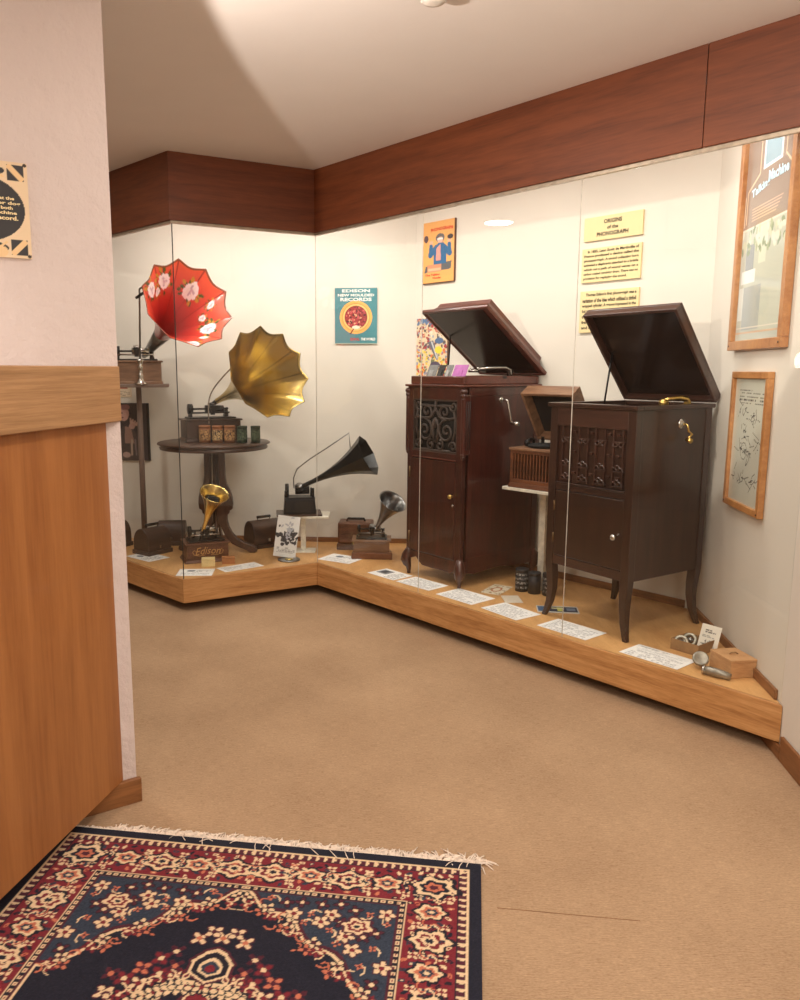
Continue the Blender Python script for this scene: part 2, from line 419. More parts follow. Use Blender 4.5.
# baseboards
def bboard(name, p, q, z0, h, t=0.014, m='base'):
    d = Vector((q[0]-p[0], q[1]-p[1], 0)); mb = MB().bx(0, d.length, -t, -0.0005, z0, z0+h)
    return struct(mb.build(name, M[m], None, 0.003, None, (p[0], p[1], 0), ang(p, q)))
off = lambda p, d, k: (p[0]+d.x*k, p[1]+d.y*k)
rd = Vector((RW[1][0]-RW[0][0], RW[1][1]-RW[0][1], 0)).normalized()
bboard('baseboard_back', off(cBR, bd, -2.1), off(cBR, bd, -0.02), TOP+0.0005, 0.035)
bboard('baseboard_angled', off(cBR, rd, 0.02), off(cRS, rd, -0.03), TOP+0.0005, 0.042)
Dk = Vector((D2.x-cRS[0], D2.y-cRS[1], 0)).length
bboard('baseboard_right', off(cRS, sd, 0.03), off(cRS, sd, Dk-0.06), TOP+0.0005, 0.042)
bboard('baseboard_under', off(cRS, sd, Dk-0.33), off(cRS, sd, Dk+0.0295), 0, 0.054)
bboard('baseboard_front', off(cRS, sd, Dk+0.03), sEnd, 0, 0.10)
LWd = Vector((dl.x, dl.y, 0))
bboard('baseboard_left', off(LW[1], LWd, -1.6), off(LW[1], LWd, 0.012), 0, 0.088, 0.02)

# ---- near partition with oak cap
PA = PW(123.5, 777, LW); pdx = Vector((-math.sin(math.radians(13.5)), -math.cos(math.radians(13.5)), 0))
pn = Vector((-pdx.y, pdx.x, 0)); pn = pn if pn.x < 0 else -pn      # away to the left
pang = math.atan2(pdx.y, pdx.x)
part = thing('partition_counter', 'orange brown veneer partition with an oak cap at the left edge', 'partition', (PA.x, PA.y, 0), pang)
# local x runs along the partition toward the viewer, local y to its right-hand side
wl = Matrix.Rotation(-pang, 4, 'Z') @ dl; slope = wl.x/wl.y          # wall line in local axes: x = slope*y
def pslab(y0, y1, x1, z0, z1): return MB().prism([(slope*y0+0.002, y0), (slope*y1+0.002, y1), (x1, y1), (x1, y0)], z0, z1)
pslab(-0.12, 0.0, 1.5, 0.088, 1.334).build('veneer_panel', M['panel'], part, 0.002)
pslab(-0.15, 0.036, 1.52, 1.335, 1.512).build('cap_board', M['cap'], part, 0.003)
MB().bx(1.36, 1.46, -0.115, -0.055, 0.0, 0.088).build('support_leg', M['blackm'], part)
side = slope
print('PARTITION', PA, side)

# ---- detector on the ceiling
pc = P(434, -12, CEIL)
dt = thing('smoke_detector', 'small white smoke detector on the ceiling above the glass case', 'smoke detector', (pc.x, pc.y, CEIL))
MB().lathe([(0.052, 0), (0.052, -0.012), (0.046, -0.02)], 28, caps=True).build('mounting_base', M['plast'], dt)
MB().lathe([(0.036, -0.0205), (0.036, -0.035)], 24).build('sensor_slots', M['blackm'], dt)
MB().lathe([(0.04, -0.0355), (0.036, -0.044), (0.018, -0.048)], 24).build('sensor_cap', M['plast'], dt)
for k in range(5):
    a = 2*PI*k/5+0.3; MB().bx(0.036, 0.043, -0.004, 0.004, -0.04, -0.018, Matrix.Rotation(a, 4, 'Z')).build('cage_rib', M['plast'], dt)

# joins in the carpet
for n_, (a_, b_) in enumerate((((497, 908), (640, 921)), ((478, 648), (545, 667)))):
    p_, q_ = P(*a_, 0.0), P(*b_, 0.0); d_ = q_-p_
    struct(MB().bx(0, d_.length, -0.0007, 0.0007, 0.0, 0.001).build('trim_%d' % (n_+8), M['base'], None, 0, None, (p_.x, p_.y, 0), math.atan2(d_.y, d_.x)))
# ================================================================== RUG
RWD, RLN = 1.355, 1.96
rz = math.radians(-8.9); ex = Vector((math.cos(rz), math.sin(rz), 0)); ey = Vector((-math.sin(rz), math.cos(rz), 0))
R0 = P(481, 864, 0.011); TL = R0-ex*RWD; BL = TL-ey*RLN
rug = thing('patterned_rug', 'navy and red oriental rug with cream fringe on the beige carpet', 'rug', (BL.x, BL.y, 0.0), rz)
cv = Canvas(RWD, RLN, 0.0036, (20, 21, 38))
U = cv.X-RWD/2; V = RLN-cv.Y                       # u from the centre line, v down from the fringed end
NAVY, RED, CRM, BLU, SAL, MAR, DK = (20, 21, 38), (122, 30, 42), (226, 196, 156), (44, 54, 70), (196, 112, 84), (80, 26, 42), (26, 20, 34)
hw = RWD/2
def rsym(fn):
    """draw in the upper right quarter and mirror to the other three"""
    sx, sy = cv.X, cv.Y
    cv.X = np.abs(U); cv.Y = np.minimum(V, RLN-V); fn(); cv.X, cv.Y = sx, sy
def rosette(x, y, r, n, petal, heart, rot=0.0, edge=None):
    for k in range(n):
        a = rot+2*PI*k/n
        if edge is not None: cv.ell(x+r*0.6*math.cos(a), y+r*0.6*math.sin(a), r*0.52, r*0.40, edge, a)
    for k in range(n):
        a = rot+2*PI*k/n; cv.ell(x+r*0.58*math.cos(a), y+r*0.58*math.sin(a), r*0.38, r*0.27, petal, a)
    cv.ell(x, y, r*0.3, r*0.3, heart)
def palmette(x, y, s, rot, cols):
    for k, c in zip((1.0, 0.80, 0.56, 0.36, 0.18), cols):
        pts = []
        for i in range(28):
            a = 2*PI*i/28; rr = s*k*(1+0.16*math.cos(6*a))*(1.0 if math.cos(a) < 0.2 else 1.12)
            pts.append((x+rr*math.cos(a+rot)*1.15-0, y+rr*math.sin(a+rot)*0.85))
        cv.poly(pts, c)
def hook(x, y, s, a, c, w=0.006):
    pts = [(x+s*t*math.cos(a+2.2*t), y+s*t*math.sin(a+2.2*t)) for t in np.linspace(0, 1, 9)]
    for p, q in zip(pts[:-1], pts[1:]): cv.seg(p, q, w, c)
def line_gap(X, Y):
    # >0 inside the corner spandrels, measured from their lobed diagonal edge
    t = np.clip(X/(hw-0.245), 0, 1)
    return ((0.235+0.36*t**1.25)-Y)/0.5+0.1
def paint_rug():
    X, Y = cv.X, cv.Y; e_ = np.minimum(hw-X, Y)       # distance from the nearest edge
    s_ = np.where(hw-X < Y, Y, X)                     # coordinate along that edge
    put = cv.put
    put(e_ > 0.036, CRM); put((e_ > 0.041) & (e_ < 0.062) & (np.mod(s_, 0.026) < 0.018), MAR)
    put((e_ > 0.046) & (e_ < 0.056) & (np.mod(s_+0.004, 0.026) < 0.008), CRM)
    put(e_ > 0.064, DK); put(e_ > 0.068, RED)
    put(e_ > 0.208, CRM); put(e_ > 0.212, DK); put((e_ > 0.213) & (e_ < 0.226) & (np.mod(s_, 0.022) < 0.013), CRM)
    put((e_ > 0.217) & (e_ < 0.222) & (np.mod(s_-0.003, 0.022) < 0.007), RED)
    put(e_ > 0.227, MAR); put(e_ > 0.232, BLU)
    # navy field with a lobed outline, spandrels stay blue
    fu, fv = X/(hw-0.245), (RLN/2-Y)/(RLN/2-0.245)
    rr = np.hypot(fu, fv); th_ = np.arctan2(fv, fu)
    lob = 0.93+0.035*np.cos(th_*16)
    shape = 1.0+(hw-0.245)*0+(line_gap(X, Y))
    put((shape < 1.16*lob+0.05) & (e_ > 0.234), MAR); put((shape < 1.125*lob+0.05) & (e_ > 0.234), CRM); put((shape < 1.095*lob+0.05) & (e_ > 0.24), NAVY)
    # main border flowers
    for along in range(2):
        L = hw if along == 0 else RLN/2
        k = 0; t = 0.06 if along == 0 else 0.13
        while t < L+0.1:
            x, y = (t, 0.137) if along == 0 else (hw-0.137, t)
            if along == 0 and t > hw-0.21 or along == 1 and t < 0.2:
                k += 1; t += 0.115; continue
            r_ = PI/2 if along == 0 else 0
            if k % 2 == 0: palmette(x, y, 0.052, r_, (DK, CRM, RED, CRM, NAVY))
            else:
                palmette(x, y, 0.040, r_+PI, (DK, CRM, SAL, BLU, CRM))
            for j in (-1, 1):
                q = (x+j*0.058, y) if along == 0 else (x, y+j*0.058)
                for i in (-1, 1):
                    p = (q[0], q[1]+i*0.040) if along == 0 else (q[0]+i*0.040, q[1])
                    rosette(*p, 0.017, 4, CRM, RED, 0.78)
                    p2 = (q[0], q[1]+i*0.012) if along == 0 else (q[0]+i*0.012, q[1])
                    cv.ell(*p2, 0.011, 0.006, BLU, r_); cv.ell(*p2, 0.004, 0.004, CRM)
                hook(q[0], q[1], 0.03, j*1.3+r_, CRM, 0.004); hook(q[0], q[1], 0.03, j*1.3+r_+PI, SAL, 0.004)
            k += 1; t += 0.115
    palmette(hw-0.137, 0.137, 0.060, -PI/4, (DK, CRM, NAVY, SAL, MAR))
    for a in range(6): rosette(hw-0.137+0.058*math.cos(a*PI/3+0.3), 0.137+0.058*math.sin(a*PI/3+0.3), 0.012, 4, CRM, MAR)
    # small leaves and buds strewn over the main border
    r = random.Random(17); q_ = []
    for _ in range(2600):
        al = r.random() < 0.4
        x, y = (r.uniform(0, hw-0.07), r.uniform(0.076, 0.2)) if al else (hw-r.uniform(0.076, 0.2), r.uniform(0.07, RLN/2))
        if any(abs(x-a) < 0.02 and abs(y-b_) < 0.02 for a, b_ in q_): continue
        i_, j_ = min(int((RLN-y)/RLN*(cv.ny-1)), cv.ny-1), min(int((RWD/2+x)/RWD*(cv.nx-1)), cv.nx-1)
        if tuple(np.round(cv.c[i_, j_]).astype(int)) != RED: continue
        q_.append((x, y)); t = r.random()*3.1
        cv.ell(x, y, 0.010, 0.0055, (DK, BLU, CRM, SAL, CRM, NAVY)[r.randrange(6)], t)
        if r.random() < 0.5: cv.ell(x, y, 0.004, 0.003, (RED, CRM, MAR)[r.randrange(3)], t)
    # spandrel flowers
    r = random.Random(3); placed = []
    for _ in range(1500):
        x, y = r.uniform(0.0, hw-0.25), r.uniform(0.25, RLN/2)
        sh = 1.0+float(line_gap(np.float64(x), np.float64(y)))
        if sh < 1.16 or any(math.hypot(x-a, y-b_) < 0.036 for a, b_ in placed): continue
        placed.append((x, y)); k = r.random()
        if k < 0.3: rosette(x, y, 0.026, 5, CRM, RED, r.random()*6, MAR)
        elif k < 0.6: rosette(x, y, 0.022, 4, MAR, CRM, r.random()*6, DK)
        else:
            hook(x, y, 0.028, r.random()*6, CRM, 0.005); rosette(x, y, 0.013, 4, SAL, MAR, r.random())
    palmette(hw-0.335, 0.335, 0.040, -PI/4, (MAR, CRM, RED, CRM, NAVY))
    # garland along the spandrel edge
    for i in range(17):
        t = i/17
        for dk, cc in ((0.0, 0), (0.036, 1)):
            x, y = t*(hw-0.245)+0.01+dk*0.3, 0.26+0.36*t**1.25+dk+0.01*math.sin(i*1.9)
            if (i+cc) % 3 == 0: rosette(x, y, 0.022, 4, CRM if cc == 0 else SAL, MAR, t*3, DK)
            elif (i+cc) % 3 == 1: rosette(x, y, 0.017, 4, RED, CRM, t*5, MAR if cc else None); hook(x, y, 0.026, t*4+i, CRM, 0.004)
            else: hook(x, y, 0.03, t+i*1.7, SAL, 0.005)
    # central medallion
    cx, cy = 0.0, RLN/2
    A_m, B_m = 0.25, 0.36
    dx, dy = X/A_m, (cy-Y)/B_m; d = np.hypot(dx, dy); ta = np.arctan2(dy, dx)
    lb = 1+0.10*np.cos(ta*12)
    for k, c in ((1.0, MAR), (0.95, CRM), (0.92, RED), (0.74, CRM), (0.70, BLU), (0.52, SAL), (0.48, MAR), (0.30, CRM), (0.26, NAVY)): put(d < k*lb, c)
    for k, n, rr_, c1, c2 in ((1.04, 22, 0.026, CRM, RED), (0.83, 18, 0.024, CRM, MAR), (0.61, 14, 0.024, CRM, RED), (0.39, 10, 0.022, SAL, CRM), (1.17, 20, 0.020, RED, CRM)):
        for i in range(n+1):
            t = PI/2*i/n; rosette(k*A_m*math.cos(t), cy-k*B_m*math.sin(t), rr_, 5, c1, c2, t*2, DK)
    yt = cy-B_m*1.2                                 # the finial toward the fringe
    for k, c in ((1, MAR), (0.88, CRM), (0.74, DK), (0.5, CRM), (0.36, BLU), (0.2, RED)):
        cv.poly([(-0.01, yt+0.06*k), (0.058*k, yt+0.02*k), (0.062*k, yt-0.03*k), (0.03*k, yt-0.07*k), (0, yt-0.085*k), (-0.01, yt-0.085*k)], c)
    for x, y, c1, c2 in ((0.0, -0.115, CRM, SAL), (0.062, -0.105, CRM, SAL), (0.032, -0.135, CRM, MAR), (0.105, -0.05, MAR, CRM), (0.135, -0.02, RED, CRM), (0.17, 0.02, SAL, MAR),
                         (0.12, 0.03, RED, CRM), (0.2, 0.06, RED, CRM), (0.09, 0.0, MAR, SAL), (0.16, 0.07, CRM, RED), (0.23, 0.11, CRM, MAR), (0.24, 0.05, MAR, SAL)):
        rosette(x, yt+y, 0.026, 4, c1, c2, 0.78, MAR if c1 != MAR else None)
    for i in range(9): hook(0.05+0.02*i, yt+0.02+0.012*i, 0.03, i*1.3, CRM, 0.005)
rsym(paint_rug)
wv = rng.normal(0, 5, cv.c.shape[:2])[..., None]; cv.c += wv
panel('rug_pile', cv, 0.011, M['rug'], rug, horiz=True)
mb = MB().bx(0, RWD, RLN-0.004, RLN+0.005, 0.002, 0.0095); mb.build('end_binding', M['fringe'], rug)
mb = MB(); r = random.Random(5)
for i in range(620):
    x = RWD*(i+r.random())/620; L = r.uniform(0.032, 0.056); a = r.gauss(0.15, 0.5); z0 = r.uniform(0.003, 0.010)
    if r.random() < 0.06: L *= 1.3; a = r.gauss(0, 0.9)
    if x < 0.16: L *= 0.4
    if x > RWD-0.14: a += 0.35; L *= 1.3
    p = [(x, RLN, z0+0.002)]
    for k in range(1, 5):
        t = k/4; a2 = a*(0.5+t); p.append((x+L*t*math.sin(a2), RLN+L*t*math.cos(a2), max(0.0025, z0*(1-t)+0.006*math.sin(t*3)*r.random()+0.0015)))
    mb.tube(p, [0.0022, 0.0024, 0.0023, 0.002, 0.0014], 5)
for i in range(16):                                   # threads folded back over the pile
    x = r.uniform(0.35, RWD-0.01); L = r.uniform(0.02, 0.05); a = PI+r.gauss(0, 0.6)
    mb.tube([(x, RLN, 0.013), (x+L*.5*math.sin(a), RLN+L*.5*math.cos(a), 0.0145), (x+L*math.sin(a)+0.004, RLN+L*math.cos(a), 0.0128)], 0.0014, 5)
f_ = mb.build('fringe', M['fringe'], rug); f_['kind'] = 'stuff'
# ================================================================== OBJECTS
def inv(root):
    return (Matrix.Translation(root.location) @ Matrix.Rotation(root.rotation_euler.z, 4, 'Z')).inverted()
def horn(name, p0, p1, r0, r1, ex_, petals, sc, m, parent, nth=None, ns=36, colfn=None, thick=0.0025, roll=0.0, lip=0.0, smooth=True, label=None):
    """flared horn from throat p0 to mouth centre p1 (world), petals = facets with pointed tips on the rim"""
    Mi = inv(parent); p0, p1 = Mi @ Vector(p0), Mi @ Vector(p1)
    ax = p1-p0; L = ax.length; a = ax.normalized(); up = Vector((0, 0, 1)); up = (up-a*a.dot(up)).normalized(); rt = up.cross(a)
    nth = nth or 64
    th = np.arange(nth)/nth*2*PI; s = np.linspace(0, 1, ns)
    S, T = np.meshgrid(s, th, indexing='ij')
    Rr = r0+(r1-r0)*S**ex_
    if lip: Rr += lip*np.clip((S-0.9)/0.1, 0, 1)**2
    if petals:
        ph = np.mod((T-roll)/(2*PI)*petals, 1.0)
        Rr = Rr*(1-sc*np.sin(PI*ph)*np.clip(S, 0, 1)**2.2); adv = -sc*0.8*np.sin(PI*ph)*S**3*r1
        rid = 1-0.0*ph
    else: adv = 0*S
    Zl = S*L+adv
    co = (np.array(p0)[None, None]+Zl[..., None]*np.array(a)+(Rr*np.cos(T))[..., None]*np.array(rt)+(Rr*np.sin(T))[..., None]*np.array(up)).reshape(-1, 3)
    idx = np.arange(ns*nth).reshape(ns, nth); nx = np.roll(idx, -1, 1)
    q = np.stack([idx[:-1], nx[:-1], nx[1:], idx[1:]], -1).reshape(-1, 4)
    me = bpy.data.meshes.new(name); me.from_pydata(co.tolist(), [], q.tolist())
    me.polygons.foreach_set('use_smooth', [smooth]*len(q))
    if colfn is not None:
        c = np.ones((ns*nth, 4), np.float32); c[:, :3] = lina(colfn(T, S, Rr, L).reshape(-1, 3))
        me.color_attributes.new('Col', 'FLOAT_COLOR', 'POINT').data.foreach_set('color', c.ravel())
    me.materials.append(m); me.update()
    o = bpy.data.objects.new(name, me); COL.objects.link(o); o.parent = parent
    md = o.modifiers.new('thickness', 'SOLIDIFY'); md.thickness = thick; md.offset = 1
    if label: o['label'] = label
    return o
def rod(name, pts, r, m, parent, seg=8, smooth_n=0):
    Mi = inv(parent); pts = [Mi @ Vector(p) for p in pts]
    if smooth_n:
        for _ in range(smooth_n):
            q = [pts[0]]
            for a, b_ in zip(pts[:-1], pts[1:]): q += [a*0.75+b_*0.25, a*0.25+b_*0.75]
            pts = q+[pts[-1]]
    return MB().tube(pts, r, seg).build(name, m, parent)
def spiral(c, r, a0, turns, T, n=26, r_in=0.15, sgn=1):
    out = []
    for i in range(n):
        t = i/(n-1); a = a0+sgn*turns*2*PI*t; k = r*(1-(1-r_in)*t); out.append(T @ Vector((c[0]+k*math.cos(a), c[1]+k*math.sin(a), 0)))
    return out
def phonograph(root, w, d, h, mc, mech='black', mm='silver', flare=0.02, k=1.0, crank=True):
    MB().box((0, 0, 0.011), (w+2*flare, d+2*flare, 0.022), taper=(w+0.6*flare)/(w+2*flare)).box((0, 0, 0.003), (w+2*flare, d+2*flare, 0.006)).build('plinth', mc, root, 0.003)
    MB().box((0, 0, 0.022+(h-0.034)/2), (w, d, h-0.034)).build('case', mc, root, 0.003)
    MB().box((0, 0, h-0.006), (w+0.024, d+0.024, 0.012)).build('top_moulding', mc, root, 0.004)
    MB().box((0, 0.0, h+0.006), (w*0.86, d*0.8, 0.012)).build('bedplate', M[mech], root, 0.003)
    z = h+0.012; r = 0.026*k
    mb = MB()
    for x in (-0.36*w, 0.30*w): mb.box((x, 0.02*k, z+0.026*k), (0.022*k, 0.05*k, 0.052*k), taper=0.7)
    mb.cyl((-0.38*w, 0.02*k, z+0.055*k), (0.34*w, 0.02*k, z+0.055*k), 0.007*k)
    mb.build('bearing_frame', M[mech], root, 0.002)
    MB().cyl((-0.08*w, 0.02*k, z+0.055*k), (0.26*w, 0.02*k, z+0.055*k), r*0.98, r*0.9, 24).build('mandrel', M[mm], root)
    MB().cyl((-0.36*w, -0.035*k, z+0.03*k), (0.34*w, -0.035*k, z+0.03*k), 0.006*k).build('feed_rail', M[mm], root)
    mb = MB().cyl((-0.40*w, 0.02*k, z+0.055*k), (-0.32*w, 0.02*k, z+0.055*k), 0.036*k, None, 24)
    mb.build('gear_cover', M[mech], root)
    mb = MB().box((0.02*w, -0.01*k, z+0.072*k), (0.045*k, 0.085*k, 0.016*k)).box((0.02*w, -0.04*k, z+0.045*k), (0.03*k, 0.018*k, 0.06*k))
    mb.build('carriage', M[mech], root, 0.002)
    MB().lathe([(0.012*k, 0), (0.025*k, 0.003*k), (0.025*k, 0.011*k), (0.012*k, 0.016*k)], 24, axis_m(Vector((0.02*w, 0.0, z+0.081*k)), (0.1, -0.3, 1))).build('reproducer', M[mm], root)
    MB().cyl((0.34*w, 0.03*k, z), (0.34*w, 0.03*k, z+0.05*k), 0.010*k, 0.006*k).ball((0.34*w, 0.03*k, z+0.054*k), 0.010*k).build('governor_knob', M[mm], root)
    if crank:
        MB().tube([(w/2-0.002, 0.03, h*0.55), (w/2+0.035, 0.03, h*0.55), (w/2+0.04, 0.03, h*0.55-0.005), (w/2+0.044, -0.01, h*0.55-0.05)], 0.005).cyl((w/2+0.043, -0.012, h*0.55-0.05), (w/2+0.075, -0.012, h*0.55-0.05), 0.008).build('crank', M['black'], root)
    return root
def solid_of(cv, name, t, m, root): return panel(name, cv, t, m, root)

# ---------------------------------------------------------------- right-hand cabinet
w, d = 0.528, 0.565; ang_r = math.radians(-58.0)
fr_ = Vector((P(624, 642.5).x, P(624, 642.5).y, TOP)); rot = Matrix.Rotation(ang_r, 4, 'Z'); o_ = fr_+rot @ Vector((-w/2, d/2, 0))
cab = thing('floor_phonograph', 'dark brown floor cabinet phonograph on splayed legs with lid open and gold crank', 'phonograph', (o_.x, o_.y, TOP+0.0005), ang_r)
X0, X1, Y0, Y1 = -w/2, w/2, -d/2, d/2
zb, zt = 0.29, 1.105
mb = MB()
mb.bx(X0+0.004, X0+0.022, Y0+0.004, Y1, zb, zt).bx(X1-0.022, X1-0.004, Y0+0.004, Y1, zb, zt).bx(X0+0.022, X1-0.022, Y1-0.02, Y1-0.002, zb, zt)
mb.bx(X0+0.022, X1-0.022, Y0+0.03, Y1-0.02, zb, zb+0.02).bx(X0+0.022, X1-0.022, Y0+0.004, Y1-0.02, 1.03, 1.05)
mb.build('carcass', M['dark'], cab, 0.002)
for y_, z0_, z1_ in ((0, 1.012, zt), (0.002, 0.685, 0.715), (0.004, zb, 0.338)): MB().bx(X0+0.045, X1-0.045, Y0+y_, Y0+0.03, z0_, z1_).build('front_rail', M['darkx'], cab, 0.003)
MB().bx(X0+0.045, X1-0.045, Y0+0.018, Y0+0.028, 0.715, 1.012).build('grille_backing', M['dark'], cab)
gr = MB().bx(X0+0.045, X1-0.045, Y0-0.004, Y0+0.014, 0.716, 0.724).build('grille_sill', M['chan'] if 0 else M['darkx'], cab, 0.002)
for n in range(4):                                     # fretwork columns
    cx = X0+0.104+n*0.107
    mb = MB()
    for sx in (-0.028, 0.028): mb.bx(cx+sx-0.004, cx+sx+0.004, Y0+0.006, Y0+0.019, 0.73, 1.01)
    for z, s_ in ((0.745, 1), (0.815, 1), (0.945, -1)):
        for sx in (-0.018, 0.0, 0.018):
            mb.tube([(cx+sx+0.014*math.cos(a), Y0+0.008, z+s_*0.016*math.sin(a)+(0.01 if sx == 0 else 0)) for a in np.linspace(0, PI, 9)], 0.0045, 6)
        mb.bx(cx-0.038, cx+0.038, Y0+0.006, Y0+0.019, z-0.004-0.006*s_, z+0.004-0.006*s_)
    for z in (0.78, 0.885, 0.985): mb.box((cx+0.05*(1 if n < 3 else 0), Y0+0.012, z), (0.02, 0.012, 0.012))
    mb.build('fretwork', M['darkx'], cab, 0.001)
dr = MB().bx(X0+0.047, X1-0.047, Y0+0.002, Y0+0.024, 0.341, 0.682).build('door', M['dark'], cab, 0.004)
MB().lathe([(0.006, 0), (0.007, 0.010), (0.015, 0.016), (0.016, 0.022), (0.010, 0.030), (0.002, 0.032)], 20, axis_m(Vector((X1-0.085, Y0+0.002, 0.50)), (0, -1, 0))).build('door_knob', M['silver'], dr)
for z in (0.43, 0.60): MB().cyl((X0+0.046, Y0, z-0.025), (X0+0.046, Y0, z+0.025), 0.005).build('hinge', M['bronze'], dr)
def loft(secs, m, name, parent):
    mb = MB(); vs = []; fs = []
    for x, y, z, hx, hy in secs: vs += [(x-hx, y-hy, z), (x+hx, y-hy, z), (x+hx, y+hy, z), (x-hx, y+hy, z)]
    for i in range(len(secs)-1):
        for k in range(4): fs.append((i*4+k, i*4+(k+1) % 4, i*4+4+(k+1) % 4, i*4+4+k))
    fs += [(3, 2, 1, 0), tuple(len(vs)-4+k for k in range(4))]
    return mb.add(vs, fs).build(name, m, parent, 0.003)
for sx in (-1, 1):
    for sy in (-1, 1):
        secs = []
        for z, fl_, hh in ((0, 0.016, 0.012), (0.03, 0.009, 0.0135), (0.08, 0.0, 0.0165), (0.15, -0.005, 0.0195), (0.22, -0.004, 0.022), (0.29, 0.0, 0.0235), (1.105, 0.0, 0.0235)):
            secs.append((sx*(w/2-0.0225+fl_*1.5), sy*(d/2-0.0225+fl_*0.8), z, hh, hh))
        loft(secs, M['dark'], 'leg', cab)
mb = MB()                                              # open top with a rim
for a, b_, c, e_ in ((X0-0.014, X1+0.014, Y0-0.014, Y0+0.03), (X0-0.014, X1+0.014, Y1-0.03, Y1+0.006), (X0-0.014, X0+0.03, Y0+0.03, Y1-0.03), (X1-0.03, X1+0.014, Y0+0.03, Y1-0.03)):
    mb.bx(a, b_, c, e_, zt, zt+0.022)
mb.build('top_rim', M['dark'], cab, 0.004)
MB().lathe([(0.15, 0), (0.152, 0.012), (0.145, 0.018), (0.004, 0.018), (0.004, 0.028), (0.001, 0.03)], 40, Matrix.Translation((-0.01, -0.01, 1.06))).build('turntable', M['void'], cab)
MB().tube([(0.20, 0.17, 1.06), (0.20, 0.17, 1.135), (0.198, 0.16, 1.15), (0.19, 0.12, 1.155), (0.175, 0.06, 1.150), (0.17, 0.04, 1.142)], [0.017, 0.017, 0.016, 0.012, 0.010, 0.010], 14).cyl((0.18, 0.03, 1.13), (0.155, 0.034, 1.13), 0.020, None, 24).build('tone_arm', M['gold'], cab)
MB().lathe([(0.026, 0), (0.026, 0.004), (0.014, 0.007), (0.010, 0.014)], 20, axis_m(Vector((X1-0.004, 0.05, 1.035)), (1, 0, 0))).build('crank_escutcheon', M['silver'], cab)
mb = MB().tube([(X1+0.008, 0.05, 1.035), (X1+0.03, 0.05, 1.03), (X1+0.034, 0.055, 1.0), (X1+0.034, 0.085, 0.985), (X1+0.034, 0.05, 0.962)], 0.0055).cyl((X1+0.032, 0.05, 0.962), (X1+0.058, 0.046, 0.955), 0.010, 0.012)
mb.build('crank', M['gold'], cab)
def lid(cabo, w_, ll, zh, yh, open_, hollow, m, frust=None):
    o = bpy.data.objects.new('lid', None)
    T = Matrix.Translation((0, yh, zh)) @ Matrix.Rotation(-open_, 4, 'X')
    mb = MB(); t = 0.016
    if frust is None:
        mb.bx(-w_/2, w_/2, -ll, 0, hollow-0.014, hollow, T)
        mb.bx(-w_/2, w_/2, -ll, -ll+t, 0, hollow-0.014, T).bx(-w_/2, w_/2, -t, 0, 0, hollow-0.014, T)
        mb.bx(-w_/2, -w_/2+t, -ll+t, -t, 0, hollow-0.014, T).bx(w_/2-t, w_/2, -ll+t, -t, 0, hollow-0.014, T)
    else:
        mb.bx(-w_/2, w_/2, -ll, 0, 0.006, 0.022, T)
        prof = [(0, 0.022), (0.014, 0.027), (0.026, 0.042), (0.034, 0.066), (0.036, 0.092), (0.042, 0.098)]
        vs = []; fs = []
        for i_, z in prof: vs += [(-w_/2+2.2*i_, -ll+i_, z), (w_/2-1.2*i_, -ll+i_, z), (w_/2-1.2*i_, -1.6*i_, z), (-w_/2+2.2*i_, -1.6*i_, z)]
        for i in range(len(prof)-1):
            for k in range(4): fs.append((i*4+k, i*4+(k+1) % 4, i*4+4+(k+1) % 4, i*4+4+k))
        fs.append(tuple(len(vs)-4+k for k in range(4))); mb.add(vs, fs, False, T)
        mb.bx(-w_/2, w_/2, -ll, -ll+t, 0, 0.006, T).bx(-w_/2, w_/2, -t, 0, 0, 0.006, T).bx(-w_/2, -w_/2+t, -ll+t, -t, 0, 0.006, T).bx(w_/2-t, w_/2, -ll+t, -t, 0, 0.006, T)
    return mb.build('lid', m, cabo, 0.003), T
M['gloss'] = mat('polished_lid_inside', (30, 17, 13), 0.2, 0, 0.2, 6, 0, 0.6)
ld, T = lid(cab, w+0.03, 0.565, zt+0.024, Y1+0.005, math.radians(50.8), 0.052, M['darkx'])
MB().bx(-w/2+0.006, w/2-0.006, -0.545, -0.02, 0.0345, 0.0375, T).build('lid_inner_panel', M['gloss'], ld)
MB().tube([(X0+0.03, 0.075, 1.10), T @ Vector((X0+0.03, -0.30, 0.03))], 0.005).build('lid_stay', M['black'], cab)

# ---------------------------------------------------------------- left-hand cabinet (reddish, scroll grille)
w, d = 0.49, 0.66; ang_l = math.radians(-54.0)
fr_ = Vector((0.655, 4.62, TOP)); o_ = fr_+Matrix.Rotation(ang_l, 4, 'Z') @ Vector((-w/2, d/2, 0))
cb = thing('floor_phonograph', 'tall reddish mahogany cabinet phonograph with scrolled grille and raised moulded lid', 'phonograph', (o_.x, o_.y, TOP+0.0005), ang_l)
X0, X1, Y0, Y1 = -w/2, w/2, -d/2, d/2
zb, zc = 0.13, 1.19
mb = MB().bx(X0, X0+0.018, Y0+0.02, Y1, zb-0.03, zc).bx(X1-0.018, X1, Y0+0.05, Y1, zb-0.02, zc).bx(X0+0.018, X1-0.018, Y1-0.018, Y1, zb, zc)
mb.bx(X0+0.018, X1-0.018, Y0+0.02, Y1-0.018, zb, zb+0.018)
mb.bx(X1-0.0005, X1+0.005, Y1-0.05, Y1, zb-0.02, zc).bx(X1-0.0005, X1+0.004, Y0+0.06, Y1-0.05, 1.14, zc).bx(X1-0.0005, X1+0.004, Y0+0.06, Y1-0.05, zb-0.02, zb+0.05)
mb.build('carcass', M['mahog'], cb, 0.003)
